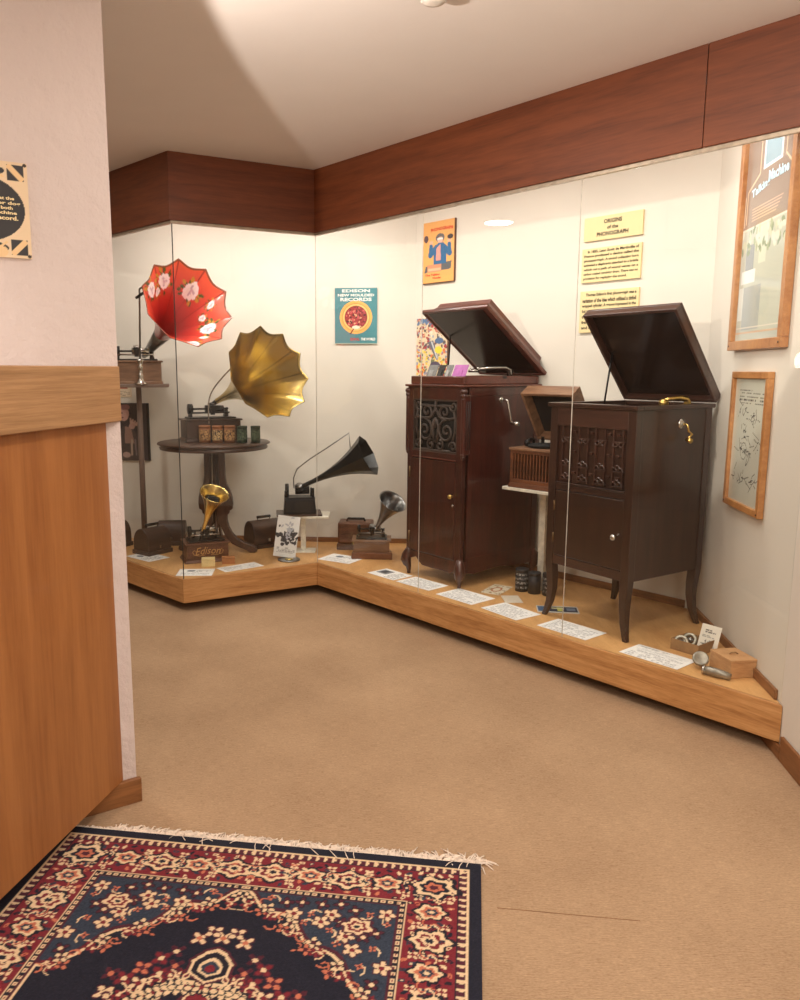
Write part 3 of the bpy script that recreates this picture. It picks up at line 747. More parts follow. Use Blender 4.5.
mb = MB().bx(X0, X0+0.05, Y0, Y0+0.03, zb, zc).bx(X1-0.05, X1, Y0, Y0+0.03, zb, zc).bx(X0+0.05, X1-0.05, Y0+0.001, Y0+0.03, 1.115, zc).bx(X0+0.05, X1-0.05, Y0+0.001, Y0+0.03, 0.765, 0.80)
mb.build('front_frame', M['mahog'], cb, 0.003)
MB().bx(X0+0.05, X1-0.05, Y0-0.004, Y0+0.012, 0.758, 0.766).build('grille_sill', M['mahogx'], cb, 0.002)
# carved apron
ap = [(X0+0.01, zb+0.03), (X1-0.01, zb+0.03), (X1-0.01, 0.10), (X1-0.05, 0.095), (X1-0.09, 0.075), (X1-0.15, 0.082), (0.0, 0.078), (X0+0.15, 0.08), (X0+0.12, 0.10), (X0+0.09, 0.125), (X0+0.05, 0.11), (X0+0.01, 0.10)]
MB().prism(ap, -Y0-0.022, -Y0-0.002, XZ).build('apron', M['mahog'], cb, 0.003)
MB().prism([(Y0+0.03, zb+0.03), (Y1-0.02, zb+0.03), (Y1-0.02, 0.08), (Y1-0.1, 0.075), (0, 0.09), (Y0+0.12, 0.075), (Y0+0.03, 0.09)], X1-0.02, X1-0.002, Matrix(((0, 0, 1, 0), (1, 0, 0, 0), (0, 1, 0, 0), (0, 0, 0, 1)))).build('side_apron', M['mahog'], cb, 0.003)
for sx in (-1, 1):
    for sy in (-1, 1):                                 # scrolled bracket feet
        mb = MB(); bx_, by_ = sx*(w/2-0.02), sy*(d/2-0.02); dx, dy = sx*0.7, sy*0.7
        pts = [(0.0, 0.175, 0.018), (0.010, 0.15, 0.026), (0.024, 0.12, 0.032), (0.030, 0.09, 0.034), (0.022, 0.065, 0.028), (0.012, 0.045, 0.018), (0.010, 0.02, 0.013), (0.010, 0.0, 0.011)]
        mb.tube([(bx_+dx*a, by_+dy*a, z) for a, z, r in pts], [r for a, z, r in pts], 14)
        mb.build('foot', M['mahog'], cb)
# corner columns with fluting at the front
for sx in (-1, 1):
    mb = MB().bx(sx*(w/2+0.001)-0.014, sx*(w/2+0.001)+0.014, Y0-0.006, Y0+0.05, 0.80, 1.15)
    cl = mb.build('corner_pilaster', M['mahog'], cb, 0.008)
    mb = MB()
    for zz, rr_ in ((1.165, 0.022), (1.142, 0.019), (1.12, 0.016)): mb.ball((sx*(w/2), Y0+0.006, zz), (rr_, rr_, rr_*0.8))
    mb.build('carved_capital', M['mahog'], cl)
    MB().ball((sx*(w/2), Y0+0.006, 0.80), (0.016, 0.016, 0.014)).ball((sx*(w/2), Y0+0.006, 0.785), (0.012, 0.012, 0.014)).build('carved_drop', M['mahog'], cl)
    for yy in (0.014, 0.028, 0.042): MB().cyl((sx*(w/2+0.0145), Y0+yy, 0.83), (sx*(w/2+0.0145), Y0+yy, 1.11), 0.003, None, 8).build('flute', M['blackm'], cl)
# grille: black cloth and scrolled fretwork
MB().bx(X0+0.05, X1-0.05, Y0+0.022, Y0+0.03, 0.80, 1.115).build('grille_cloth', M['void'], cb)
T = Matrix.Translation((0, Y0+0.012, 0.9575)) @ XZ
M['fret'] = mat('dark_fretwork', (64, 52, 46), 0.45)
mb = MB(); R_ = 0.0075
def tb(p): mb.tube(p, R_, 6)
for s_ in (-1, 1):
    A_s = (lambda a: a) if s_ > 0 else (lambda a: PI-a)
    tb(spiral((s_*0.095, -0.03), 0.072, A_s(PI/2), 1.6, T, 34, 0.12, s_)); tb(spiral((s_*0.078, 0.085), 0.048, A_s(-PI/2), 1.3, T, 26, 0.15, -s_))
    tb(spiral((s_*0.155, 0.12), 0.032, A_s(PI), 1.2, T, 20, 0.2, s_)); tb(spiral((s_*0.155, -0.115), 0.030, A_s(PI), 1.2, T, 20, 0.2, -s_))
    tb(spiral((s_*0.04, -0.115), 0.034, A_s(PI/2), 1.2, T, 20, 0.2, -s_))
    tb([T @ Vector(p) for p in ((0, 0.155, 0), (s_*0.004, 0.10, 0), (s_*0.03, 0.06, 0), (s_*0.075, 0.037, 0))])
    tb([T @ Vector(p) for p in ((0, 0.10, 0), (s_*0.05, 0.05, 0), (s_*0.115, 0.045, 0), (s_*0.17, 0.055, 0), (s_*0.195, 0.04, 0))])
    tb([T @ Vector(p) for p in ((s_*0.012, 0.04, 0), (s_*0.026, 0.0, 0), (s_*0.018, -0.05, 0), (s_*0.01, -0.10, 0))])
    tb([T @ Vector(p) for p in ((s_*0.16, 0.09, 0), (s_*0.172, 0.04, 0), (s_*0.17, -0.03, 0), (s_*0.15, -0.085, 0))])
    tb([T @ Vector(p) for p in ((0, -0.148, 0), (s_*0.06, -0.145, 0), (s_*0.13, -0.145, 0))])
    tb([T @ Vector(p) for p in ((0, 0.118, 0), (s_*0.07, 0.123, 0), (s_*0.14, 0.122, 0))])
    tb([T @ Vector(p) for p in ((0, 0.05, 0), (s_*0.012, 0.02, 0), (0, -0.01, 0))])
mb.build('scroll_fretwork', M['fret'], cb)
mb = MB().bx(X0+0.05, X1-0.05, Y0+0.004, Y0+0.018, 0.795, 0.812).bx(X0+0.05, X1-0.05, Y0+0.004, Y0+0.018, 1.106, 1.118).bx(X0+0.048, X0+0.058, Y0+0.004, Y0+0.018, 0.81, 1.106).bx(X1-0.058, X1-0.048, Y0+0.004, Y0+0.018, 0.81, 1.106)
mb.build('grille_frame', M['fret'], cb, 0.002)
dr = MB().bx(X0+0.03, X1-0.052, Y0-0.003, Y0+0.02, 0.165, 0.752).build('door', M['mahog'], cb, 0.004)
MB().lathe([(0.006, 0), (0.006, 0.012), (0.014, 0.018), (0.012, 0.028), (0.002, 0.031)], 18, axis_m(Vector((X1-0.07, Y0-0.003, 0.55)), (0, -1, 0))).build('door_knob', M['gold'], dr)
MB().lathe([(0.008, 0), (0.007, 0.004), (0.001, 0.005)], 16, axis_m(Vector((X1-0.067, Y0-0.003, 0.495)), (0, -1, 0))).build('keyhole', M['silver'], dr)
for z in (0.25, 0.66): MB().cyl((X0+0.03, Y0-0.004, z-0.035), (X0+0.03, Y0-0.004, z+0.035), 0.005).build('hinge', M['bronze'], dr)
# cornice, upper box, lid
MB().bx(X0-0.014, X1+0.014, Y0-0.014, Y1, zc, zc+0.014).build('cornice', M['mahogx'], cb, 0.005)
mb = MB()
for a, b_, c, e_ in ((X0+0.012, X1-0.012, Y0+0.012, Y0+0.035), (X0+0.012, X1-0.012, Y1-0.03, Y1-0.004), (X0+0.012, X0+0.035, Y0+0.035, Y1-0.03), (X1-0.035, X1-0.012, Y0+0.035, Y1-0.03)): mb.bx(a, b_, c, e_, zc+0.014, zc+0.064)
mb.build('upper_box', M['mahogx'], cb, 0.006)
MB().bx(X0+0.035, X1-0.035, Y0+0.035, Y1-0.03, zc+0.0142, zc+0.024).build('motor_board', M['mahog'], cb)
MB().box((X1-0.012, 0.02, zc+0.056), (0.006, 0.03, 0.014)).build('lid_catch', M['black'], cb)
MB().lathe([(0.14, 0), (0.142, 0.014), (0.135, 0.02), (0.004, 0.02), (0.004, 0.03), (0.001, 0.031)], 40, Matrix.Translation((0.0, 0.02, zc+0.03))).build('turntable', M['void'], cb)
ta = MB().tube([(0.14, 0.16, zc+0.024), (0.14, 0.16, zc+0.10), (0.13, 0.13, zc+0.115), (0.08, 0.02, zc+0.11), (0.05, -0.03, zc+0.105)], [0.016, 0.016, 0.016, 0.014, 0.012], 12).lathe([(0.03, 0), (0.034, 0.006), (0.034, 0.016), (0.02, 0.024)], 24, axis_m(Vector((0.04, -0.05, zc+0.085)), (0, 0, 1))).build('tone_arm', M['silver'], cb)
ld, T = lid(cb, w+0.07, 0.655, zc+0.066, Y1-0.001, math.radians(36), 0.03, M['mahogx'], True)
MB().bx(-w/2+0.012, w/2-0.012, -0.635, -0.02, 0.003, 0.0058, T).build('lid_inner_panel', M['gloss'], ld)
MB().tube([(X0+0.03, -0.03, zc+0.03), T @ Vector((X0+0.03, -0.42, 0.004))], 0.005).build('lid_stay', M['black'], cb)
mb = MB().lathe([(0.018, 0), (0.016, 0.006), (0.008, 0.010)], 18, axis_m(Vector((X1, -0.02, 1.115)), (1, 0, 0)))
mb.tube([(X1, -0.02, 1.115), (X1+0.04, -0.02, 1.115), (X1+0.048, -0.016, 1.108), (X1+0.05, 0.02, 0.985), (X1+0.055, 0.024, 0.976)], 0.0065).cyl((X1+0.05, 0.022, 0.978), (X1+0.105, 0.022, 0.974), 0.010, 0.012)
mb.build('crank', M['silver'], cb)
# record sleeves standing in the open top
R_l = Matrix.Rotation(ang_l, 4, 'Z')
M['grey'] = mat('grey_card', (120, 120, 118), 0.6); M['purple'] = mat('purple_paper', (176, 104, 168), 0.6); M['blacks'] = mat('black_card', (24, 24, 26), 0.5)
for x, L, mm, lb in ((-0.14, 0.09, 'grey', 'plain grey card leaning in the open top of the reddish cabinet, leftmost of four'), (-0.06, 0.062, 'blacks', 'black card leaning between two grey cards in the reddish cabinet'),
                     (0.008, 0.062, 'grey', 'grey patterned card leaning beside the purple sleeve in the reddish cabinet'), (0.105, 0.12, 'purple', 'purple record sleeve leaning in the open top of the reddish cabinet')):
    p = cb.location+R_l @ Vector((x, Y0+0.075, zc+0.0245))
    t = thing('record_sleeve', lb, 'record sleeve', p, ang_l, 'sleeves in the cabinet top')
    MB().box((0, 0.024, 0.053), (L-0.006, 0.004, 0.114), rx=-0.42).build('sleeve', M[mm], t, 0.001)
    MB().box((0, 0.020, 0.056), (L*0.4, 0.004, 0.04), rx=-0.42).build('label', M['tin' if mm == 'grey' else mm], t)

# ---------------------------------------------------------------- white stand with small table phonograph between the cabinets
a_s = math.radians(-50); Rs = Matrix.Rotation(a_s, 4, 'Z')
fl = PD(502, 486, 4.66); sw_, sd_ = 0.40, 0.27
c = fl+Rs @ Vector((sw_/2, sd_/2, 0)); zs = fl.z
st = thing('display_stand', 'white shelf stand between the two tall cabinets, carrying a small phonograph', 'stand', (c.x, c.y, TOP), a_s)
MB().bx(-sw_/2, sw_/2, -sd_/2, sd_/2, zs-TOP-0.018, zs-TOP).build('shelf', M['whitep'], st, 0.002)
pl = Rs.inverted() @ (PD(543.5, 540, 4.62)-Vector((c.x, c.y, 0)))
MB().bx(pl.x-0.021, pl.x+0.021, pl.y-0.021, pl.y+0.021, 0.012, zs-TOP-0.018).build('post', M['whitep'], st, 0.002)
MB().bx(pl.x-0.03, pl.x+0.03, pl.y-0.03, pl.y+0.03, 0.0005, 0.012).build('foot_plate', M['whitep'], st, 0.002)
tw, td, th = 0.345, 0.25, 0.232
c2 = fl+Rs @ Vector((0.045+tw/2, 0.012+td/2, 0))
tp = thing('table_phonograph', 'small brown table phonograph with slatted front and open lid on the white stand', 'phonograph', (c2.x, c2.y, zs+0.0005), a_s)
MB().box((0, 0, 0.014), (tw+0.02, td+0.016, 0.028), taper=0.95).build('base_moulding', M['oakold'], tp, 0.003)
mb = MB().bx(-tw/2, -tw/2+0.02, -td/2, td/2, 0.028, th-0.014).bx(tw/2-0.02, tw/2, -td/2, td/2, 0.028, th-0.014).bx(-tw/2, tw/2, td/2-0.012, td/2, 0.028, th-0.014)
mb.bx(-tw/2+0.02, tw/2-0.02, -td/2, -td/2+0.02, 0.028, 0.05).bx(-tw/2+0.02, tw/2-0.02, -td/2, -td/2+0.02, th-0.034, th-0.014)
mb.build('case', M['oakold'], tp, 0.002)
MB().bx(-tw/2+0.02, tw/2-0.02, -td/2+0.022, -td/2+0.026, 0.05, th-0.034).build('grille_cloth', M['void'], tp)
for k in range(14):
    x = -tw/2+0.032+k*(tw-0.064)/13
    MB().bx(x-0.004, x+0.004, -td/2+0.004, -td/2+0.018, 0.05, th-0.034).build('grille_slat', M['oakold'], tp)
MB().bx(-tw/2-0.008, tw/2+0.008, -td/2-0.008, td/2+0.004, th-0.014, th).build('top_board', M['teak'], tp, 0.003)
MB().lathe([(0.10, 0), (0.102, 0.012), (0.098, 0.016), (0.003, 0.016), (0.003, 0.024), (0.001, 0.025)], 32, Matrix.Translation((-0.02, 0, th+0.004))).cyl((-0.02, 0, th), (-0.02, 0, th+0.006), 0.02).build('turntable', M['void'], tp)
MB().tube([(-0.15, 0.06, th), (-0.15, 0.06, th+0.035), (-0.145, 0.03, th+0.042), (-0.11, -0.05, th+0.035)], 0.010, 10).cyl((-0.115, -0.06, th+0.024), (-0.095, -0.055, th+0.024), 0.020).build('tone_arm', M['black'], tp)
ld, T = lid(tp, tw+0.01, 0.33, th+0.03, td/2+0.006, math.radians(57), 0.085, M['teak'])
MB().bx(-tw/2+0.012, tw/2-0.012, -0.315, -0.015, 0.065, 0.070, T).build('lid_inner_panel', M['blackm'], ld)
for x_ in (-tw/2+0.03, tw/2-0.05): MB().bx(x_, x_+0.02, td/2-0.004, td/2+0.003, th, th+0.05).build('lid_bracket', M['black'], tp)

# ---------------------------------------------------------------- round table and its phonograph
ty = 5.60; tc = PD(214, 441.5, ty); tz = tc.z; tr = 56.5*ty/F*0.985
tab = thing('pedestal_table', 'round dark wooden pedestal table with scrolled legs in the left bay', 'table', (tc.x, tc.y, TOP+0.0005), math.radians(9))
hT = tz-TOP
MB().lathe([(0.001, hT-0.05), (tr*0.90, hT-0.05), (tr*0.955, hT-0.046), (tr*0.965, hT-0.034), (tr*0.935, hT-0.026), (tr*0.95, hT-0.018), (tr, hT-0.012), (tr, hT-0.004), (tr*0.985, hT), (0.001, hT)], 72).build('table_top', M['walnut'], tab)
MB().lathe([(0.10, hT-0.068), (0.11, hT-0.05)], 32).build('top_block', M['walnut'], tab)
MB().lathe([(0.001, 0.085), (0.008, 0.09), (0.020, 0.115), (0.026, 0.14), (0.012, 0.165), (0.018, 0.175), (0.010, 0.19), (0.010, 0.30), (0.016, 0.31), (0.016, 0.33), (0.012, 0.34), (0.018, 0.42), (0.012, 0.5), (0.02, 0.51), (0.012, 0.525), (0.014, hT-0.068)], 24).build('centre_spindle', M['walnut'], tab)
legp = [(0.030, hT-0.068), (0.082, hT-0.068), (0.084, 0.56), (0.094, 0.50), (0.125, 0.445), (0.138, 0.40), (0.142, 0.355), (0.136, 0.315), (0.112, 0.305), (0.110, 0.285), (0.094, 0.275), (0.094, 0.235), (0.105, 0.19), (0.13, 0.145), (0.17, 0.105), (0.23, 0.075), (0.29, 0.055), (0.325, 0.035), (0.33, 0.012), (0.31, 0.0), (0.27, 0.0),
        (0.235, 0.02), (0.18, 0.04), (0.125, 0.065), (0.08, 0.11), (0.052, 0.165), (0.036, 0.195), (0.02, 0.205), (0.014, 0.21), (0.014, 0.34), (0.03, 0.36), (0.042, 0.42), (0.036, 0.50)]
for k in (-8, 81, 158):
    MB().prism([(x*0.88, z) for x, z in legp], -0.022, 0.022, Matrix.Rotation(math.radians(k), 4, 'Z') @ XZ).build('scrolled_leg', M['walnut'], tab, 0.006)
pp = PD(211, 441, 5.70)
ph = thing('cylinder_phonograph', 'dark wooden phonograph with large brass flower horn on the round table', 'phonograph', (pp.x, 5.70, tz+0.001), math.radians(24))
phonograph(ph, 0.385, 0.20, 0.155, M['walnut'], 'black', 'black', 0.012, 1.0, False)
def brass_fn(T_, S_, R_, L_):
    ph_ = np.abs(np.mod(T_/(2*PI)*11, 1)-0.5)*2
    base = np.array([204, 180, 112.])*np.ones(T_.shape+(1,)); dark = np.array([120, 98, 52.])
    k = np.clip((ph_-0.90)/0.1, 0, 1)[..., None]*0.6
    rim = np.clip((S_-0.965)/0.03, 0, 1)[..., None]*0.7
    t = np.maximum(k, rim); return base*(1-t)+dark*t
M['hornb'] = colmat('brass_horn_panels', 0.26, 1.0)
bell = PD(270, 372, 5.345); thr = PD(217, 401, 5.84)
horn('horn', thr, bell, 0.018, 0.318, 2.0, 11, 0.10, M['hornb'], ph, 176, 60, brass_fn, roll=PI/2, label='large brass flower horn with pointed petals')
q = PD(209, 404, 5.70)
rod('horn_elbow', [thr, PD(213, 404, 5.84), PD(210, 406, 5.80), ph.location+Vector((0.0, -0.01, 0.25))], [0.018, 0.017, 0.014, 0.012], M['black'], ph, 12)
rod('horn_crane', [PD(209, 428, 5.60), PD(208, 405, 5.59), PD(211, 392, 5.59), PD(220, 380, 5.58), PD(232, 367, 5.57), PD(240, 362, 5.56)], 0.0055, M['silver'], ph, 8, 2)
rod('crane_bracket', [PD(209, 431, 5.60), PD(209, 424, 5.60)], 0.012, M['black'], ph, 10)
# cylinder record boxes on the table
def wrapmat(name, c, ink, band):
    m_, nt_, b = newmat(name)
    f_ = noise(nt_, 130, 3, (1, 1, 0.7)); nt_.links.new(ramp(nt_, f_, [(0.46, ink), (0.52, c)]), b.inputs['Base Color']); b.inputs['Roughness'].default_value = 0.7; return m_
M['lab1'] = wrapmat('buff_printed_label', (196, 150, 96), (70, 40, 24), 0); M['lab2'] = wrapmat('dark_buff_label', (206, 172, 120), (52, 30, 22), 0); M['lab3'] = wrapmat('green_printed_label', (96, 112, 84), (40, 54, 44), 0)
M['labk'] = wrapmat('grey_print_on_black', (40, 40, 42), (150, 150, 146), 0)
M['brn'] = mat('brown_tube_card', (146, 92, 54), 0.6); M['grn'] = mat('green_tube_card', (50, 66, 48), 0.6); M['blk'] = mat('black_tube_card', (32, 32, 36), 0.5)
def tube_box(p, r, h, mbody, mlab, lb, grp, stripes=False):
    t = thing('cylinder_record_box', lb, 'record box', p, random.random(), grp)
    MB().lathe([(r, 0), (r, h*0.84), (r*0.94, h*0.845), (r*0.94, h*0.86)], 28).build('tube', mbody, t)
    MB().lathe([(r*1.03, h*0.86), (r*1.03, h*0.985), (r*0.98, h), (0.002, h)], 28, caps=True).build('cap', mbody, t)
    if stripes:
        for zz in (0.14, 0.34, 0.54, 0.72): MB().lathe([(r+0.0006, h*zz), (r+0.0006, h*(zz+0.10))], 28, caps=False).build('printed_band', mlab, t)
    else: MB().lathe([(r+0.0006, h*0.16), (r+0.0006, h*0.74)], 28, caps=False).build('label_wrap', mlab, t)
    return t
zz = tz+0.001
for px, r, h, bd_, lb_, txt in ((205, 0.040, 0.118, 'brn', 'lab1', 'brown cylinder record box at the left end of the row on the round table'), (217.8, 0.037, 0.116, 'brn', 'lab2', 'brown cylinder record box with dark script label, second from left on the table'),
                               (230, 0.038, 0.117, 'brn', 'lab1', 'brown cylinder record box standing beside the first green one'), (242.3, 0.035, 0.114, 'grn', 'lab3', 'green cylinder record box next to the brown boxes on the round table'), (255.7, 0.032, 0.114, 'grn', 'lab3', 'green cylinder record box standing alone at the right end of the row')):
    p = P(px, 442.6, tz); tube_box((p.x, p.y, zz), r, h, M[bd_], M[lb_], txt, 'record boxes on the round table')

# ---------------------------------------------------------------- pole stand with the red flower horn
sp = PD(145, 540, 5.83)
stand = thing('pole_stand', 'tall thin grey pole stand carrying the phonograph with the red horn', 'stand', (sp.x, sp.y, TOP+0.0005), math.radians(12))
zt2 = PD(145, 384, 5.83).z
MB().lathe([(0.08, 0), (0.08, 0.01), (0.05, 0.02), (0.022, 0.03)], 28).build('base', M['grey_wood'], stand)
MB().cyl((0, 0, 0.03), (0, 0, zt2-TOP-0.022), 0.021, 0.019, 20).build('pole', M['grey_wood'], stand)
MB().bx(-0.235, 0.215, -0.19, 0.13, zt2-TOP-0.022, zt2-TOP).build('shelf', M['grey_wood'], stand, 0.004)
rp = stand.location+Matrix.Rotation(math.radians(12), 4, 'Z') @ Vector((-0.01, 0.005, 0))
rph = thing('cylinder_phonograph', 'brown phonograph with red floral flower horn on the tall pole stand', 'phonograph', (rp.x, rp.y, zt2+0.001), math.radians(12))
phonograph(rph, 0.35, 0.20, 0.165, M['teak'], 'black', 'silver', 0.01, 1.0, False)
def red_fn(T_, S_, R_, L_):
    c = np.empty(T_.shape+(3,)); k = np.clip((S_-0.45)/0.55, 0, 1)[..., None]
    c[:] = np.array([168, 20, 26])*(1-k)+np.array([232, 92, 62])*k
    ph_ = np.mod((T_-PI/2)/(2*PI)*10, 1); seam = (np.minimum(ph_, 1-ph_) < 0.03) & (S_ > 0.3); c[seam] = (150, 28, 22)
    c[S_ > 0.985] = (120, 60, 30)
    rr = random.Random(11)
    def spot(t0, s0, r, col, e=1.0, rot=0.0):
        dt = np.mod(T_-t0+PI, 2*PI)-PI; x = dt*R_; y = (S_-s0)*0.62
        x, y = x*math.cos(rot)+y*math.sin(rot), -x*math.sin(rot)+y*math.cos(rot)
        c[(x*x+(y/e)**2) < r*r] = col
    def rose(t0, s0, r):
        Rl = 0.02+0.28*s0**2.1
        for i in range(16):
            a = rr.random()*6.28; q = r*rr.uniform(1.0, 1.6); spot(t0+q*math.cos(a)/Rl, s0+q*math.sin(a)/0.62, r*0.34, (70, 84, 34) if i % 3 else (196, 150, 40), 0.55, a)
        for i in range(9):
            a = i*0.7; q = r*0.55; spot(t0+q*math.cos(a)/Rl, s0+q*math.sin(a)/0.62, r*0.5, (246, 240, 242), 0.8, a)
        for i in range(7):
            a = i*0.9+0.3; q = r*0.34; spot(t0+q*math.cos(a)/Rl, s0+q*math.sin(a)/0.62, r*0.30, (196, 176, 190) if i % 2 else (240, 232, 230), 0.6, a)
        spot(t0, s0, r*0.2, (206, 176, 190))
    for t0, s0, r in ((0.95, 0.80, 0.050), (-0.62, 0.84, 0.048), (2.55, 0.88, 0.044), (1.95, 0.86, 0.044), (-1.55, 0.92, 0.040), (0.2, 0.86, 0.022), (-0.1, 0.76, 0.022), (-1.05, 0.86, 0.022), (2.25, 0.78, 0.022)): rose(t0, s0, r)
    return c
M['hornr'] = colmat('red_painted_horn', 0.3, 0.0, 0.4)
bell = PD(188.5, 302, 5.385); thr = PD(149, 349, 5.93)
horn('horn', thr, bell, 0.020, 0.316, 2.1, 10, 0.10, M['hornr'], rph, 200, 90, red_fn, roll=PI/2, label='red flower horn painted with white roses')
horn('horn_neck', PD(144, 356, 5.97), PD(163, 333, 5.735), 0.017, 0.058, 1.0, 0, 0, M['tin'], rph, 32, 4)
hr = PD(141, 383, 5.66); ht = PD(139.5, 291, 5.66)
zr = zt2+0.0005
tM = inv(rph); b0 = tM @ Vector((hr.x, hr.y, zr))
MB().lathe([(0.045, 0), (0.045, 0.006), (0.026, 0.02), (0.016, 0.05), (0.022, 0.06), (0.014, 0.07), (0.014, 0.11), (0.022, 0.12), (0.012, 0.13), (0.02, 0.155), (0.026, 0.17), (0.008, 0.175)], 20, Matrix.Translation(b0)).build('crane_pedestal', M['silver'], rph)
rod('horn_crane', [(hr.x, hr.y, zr+0.17), (ht.x, ht.y, ht.z), (ht.x+0.002, ht.y-0.01, ht.z+0.012), PD(150, 283, 5.62), PD(160, 276, 5.55)], 0.007, M['tin'], rph, 8)
rod('crane_clamp', [PD(136, 298, 5.66), PD(146, 291, 5.63)], 0.010, M['black'], rph, 8)

# ---------------------------------------------------------------- small phonograph at the corner with brass horn
pf, pr_ = P(186, 565), P(232, 561); a = ang(pf, pr_); W_ = (pr_-pf).length
cc = (pf+pr_)/2+Matrix.Rotation(a, 4, 'Z') @ Vector((0, 0.125, 0))
sp_ = thing('cylinder_phonograph', 'brown phonograph with gilt banner lettering and a small brass horn near the front corner', 'phonograph', (cc.x, cc.y, TOP+0.0005), a)
phonograph(sp_, W_-0.03, 0.19, 0.135, M['oakold'], 'black', 'silver', 0.018, 0.95, False)
bl = text('gilt_script', 'Edison', W_*0.55, 0.05, TXZ(0.0, -0.0955, 0.075), M['gilt_ink'], sp_, 0.006, 0.0, 0.35)
mb = MB()
for s_ in (-1, 1): mb.tube([(s_*0.02, -0.096, 0.05), (s_*0.06, -0.096, 0.046), (s_*0.095, -0.096, 0.056), (s_*0.105, -0.096, 0.075), (s_*0.092, -0.096, 0.088), (s_*0.082, -0.096, 0.076)], 0.0018, 6)
mb.build('gilt_scroll', M['gilt_ink'], sp_)
bell = PD(214.5, 493, 5.125); thr = PD(203, 531, 5.26)
horn('horn', thr, bell, 0.010, 0.094, 2.6, 0, 0, M['brass'], sp_, 56, 40, None, label='small brass horn')
horn('horn_throat_lining', PD(205, 524, 5.235), PD(212.5, 499.5, 5.149), 0.012, 0.040, 1.5, 0, 0, M['void'], sp_, 32, 10, None, 0.001)
rod('horn_support', [PD(204, 530, 5.24), PD(200, 540, 5.27)], 0.008, M['black'], sp_)
MB().lathe([(0.02, 0), (0.035, 0.01), (0.036, 0.04), (0.02, 0.055), (0.004, 0.058)], 22, Matrix.Translation((-W_*0.28, 0.05, 0.145))).build('winding_drum', M['silver'], sp_)

# ---------------------------------------------------------------- curved lids (bentwood covers)
def bent_cover(p, rz_, L, W, Hh, lb, handle=True, m='lidwood'):
    t = thing('bentwood_cover', lb, 'cover', p, rz_, 'curved phonograph covers')
    prof = [(-W/2, 0.03), (-W/2, Hh*0.45)]+[(-W/2*math.cos(u), Hh*0.45+Hh*0.55*math.sin(u)) for u in np.linspace(0.15, PI-0.15, 16)]+[(W/2, Hh*0.45), (W/2, 0.03)]
    TX = Matrix(((0, 0, 1, 0), (1, 0, 0, 0), (0, 1, 0, 0), (0, 0, 0, 1)))
    MB().prism(prof, -L/2, L/2, TX).build('curved_body', M[m], t, 0.004)
    MB().bx(-L/2-0.008, L/2+0.008, -W/2-0.008, W/2+0.008, 0, 0.03).build('base_rim', M[m], t, 0.004)
    if handle:
        MB().tube([(-0.05, 0, Hh-0.003), (-0.05, 0, Hh+0.02), (0.05, 0, Hh+0.02), (0.05, 0, Hh-0.003)], [0.004]*4, 8).cyl((-0.055, 0, Hh+0.02), (0.055, 0, Hh+0.02), 0.010).build('handle', M['black'], t)
    MB().box((0, -W/2-0.001, Hh*0.3), (0.016, 0.006, 0.022)).build('clasp', M['silver'], t)
    return t
bent_cover((-1.405, 5.595, TOP+0.0005), math.radians(52), 0.20, 0.17, 0.185, 'dark curved wooden cover with a black handle at the foot of the pole stand')
p = PD(173, 540, 5.89); bent_cover((p.x, 5.885, TOP+0.0005), math.radians(4), 0.20, 0.13, 0.18, 'brown curved wooden cover behind the one with the handle, left bay', False)
p = PD(264, 545, 5.82); bent_cover((p.x, 5.82, TOP+0.0005), math.radians(36), 0.25, 0.16, 0.20, 'dark curved wooden cover lying to the right of the round table', True)
bent_cover((-1.73, 5.79, TOP+0.0005), math.radians(60), 0.2, 0.14, 0.19, 'dark cover mostly hidden by the near wall at the far left', False)

# ---------------------------------------------------------------- gem phonograph with black horn on a white T stand
gp = PD(303, 540, 5.62)
gs = thing('display_stand', 'small white T stand carrying the black phonograph with the black horn', 'stand', (gp.x, gp.y, TOP+0.0005), math.radians(-2))
gz = PD(303, 514, 5.62).z
MB().bx(-0.14, 0.19, -0.10, 0.11, gz-TOP-0.016, gz-TOP).build('shelf', M['whitep'], gs, 0.003)
MB().bx(-0.018, 0.018, 0.01, 0.046, 0.010, gz-TOP-0.016).build('post', M['whitep'], gs, 0.003)
MB().bx(-0.07, 0.09, -0.05, 0.09, 0, 0.010).build('foot_plate', M['whitep'], gs, 0.003)
g = PD(301, 511, 5.62)
gem = thing('cylinder_phonograph', 'small black phonograph with a long black faceted horn on the white T stand', 'phonograph', (g.x-0.01, 5.62, gz+0.001), math.radians(6))
MB().bx(-0.165, 0.155, -0.11, 0.11, 0, 0.012).build('baseboard', M['walnut'], gem, 0.003)
MB().box((0, 0, 0.065), (0.23, 0.17, 0.105), taper=0.92).build('iron_case', M['black'], gem, 0.006)
MB().box((0.0, 0, 0.122), (0.215, 0.155, 0.012)).build('bedplate', M['black'], gem, 0.003)
mb = MB()
for x in (-0.09, 0.085): mb.box((x, 0.02, 0.155), (0.018, 0.05, 0.06), taper=0.7)
mb.box((0.095, -0.05, 0.16), (0.014, 0.02, 0.065)).box((-0.1, -0.05, 0.15), (0.014, 0.02, 0.05)); mb.build('bearing_frame', M['black'], gem, 0.002)
MB().cyl((-0.03, 0.0, 0.172), (0.07, 0.0, 0.172), 0.030, 0.028, 22).build('mandrel', M['black'], gem)
MB().cyl((-0.10, 0.02, 0.172), (-0.075, 0.02, 0.172), 0.045, None, 24).build('gear_wheel', M['black'], gem)
MB().lathe([(0.03, 0), (0.032, 0.01), (0.02, 0.02)], 22, axis_m(Vector((0.0, -0.01, 0.20)), (-0.2, -0.4, 1))).build('reproducer', M['tin'], gem)
M['hornk'] = mat('black_japanned_horn', (22, 22, 22), 0.3, 0.0, 0.2, 12)
thr, bell = PD(303, 486, 5.60), PD(369, 455, 5.47)
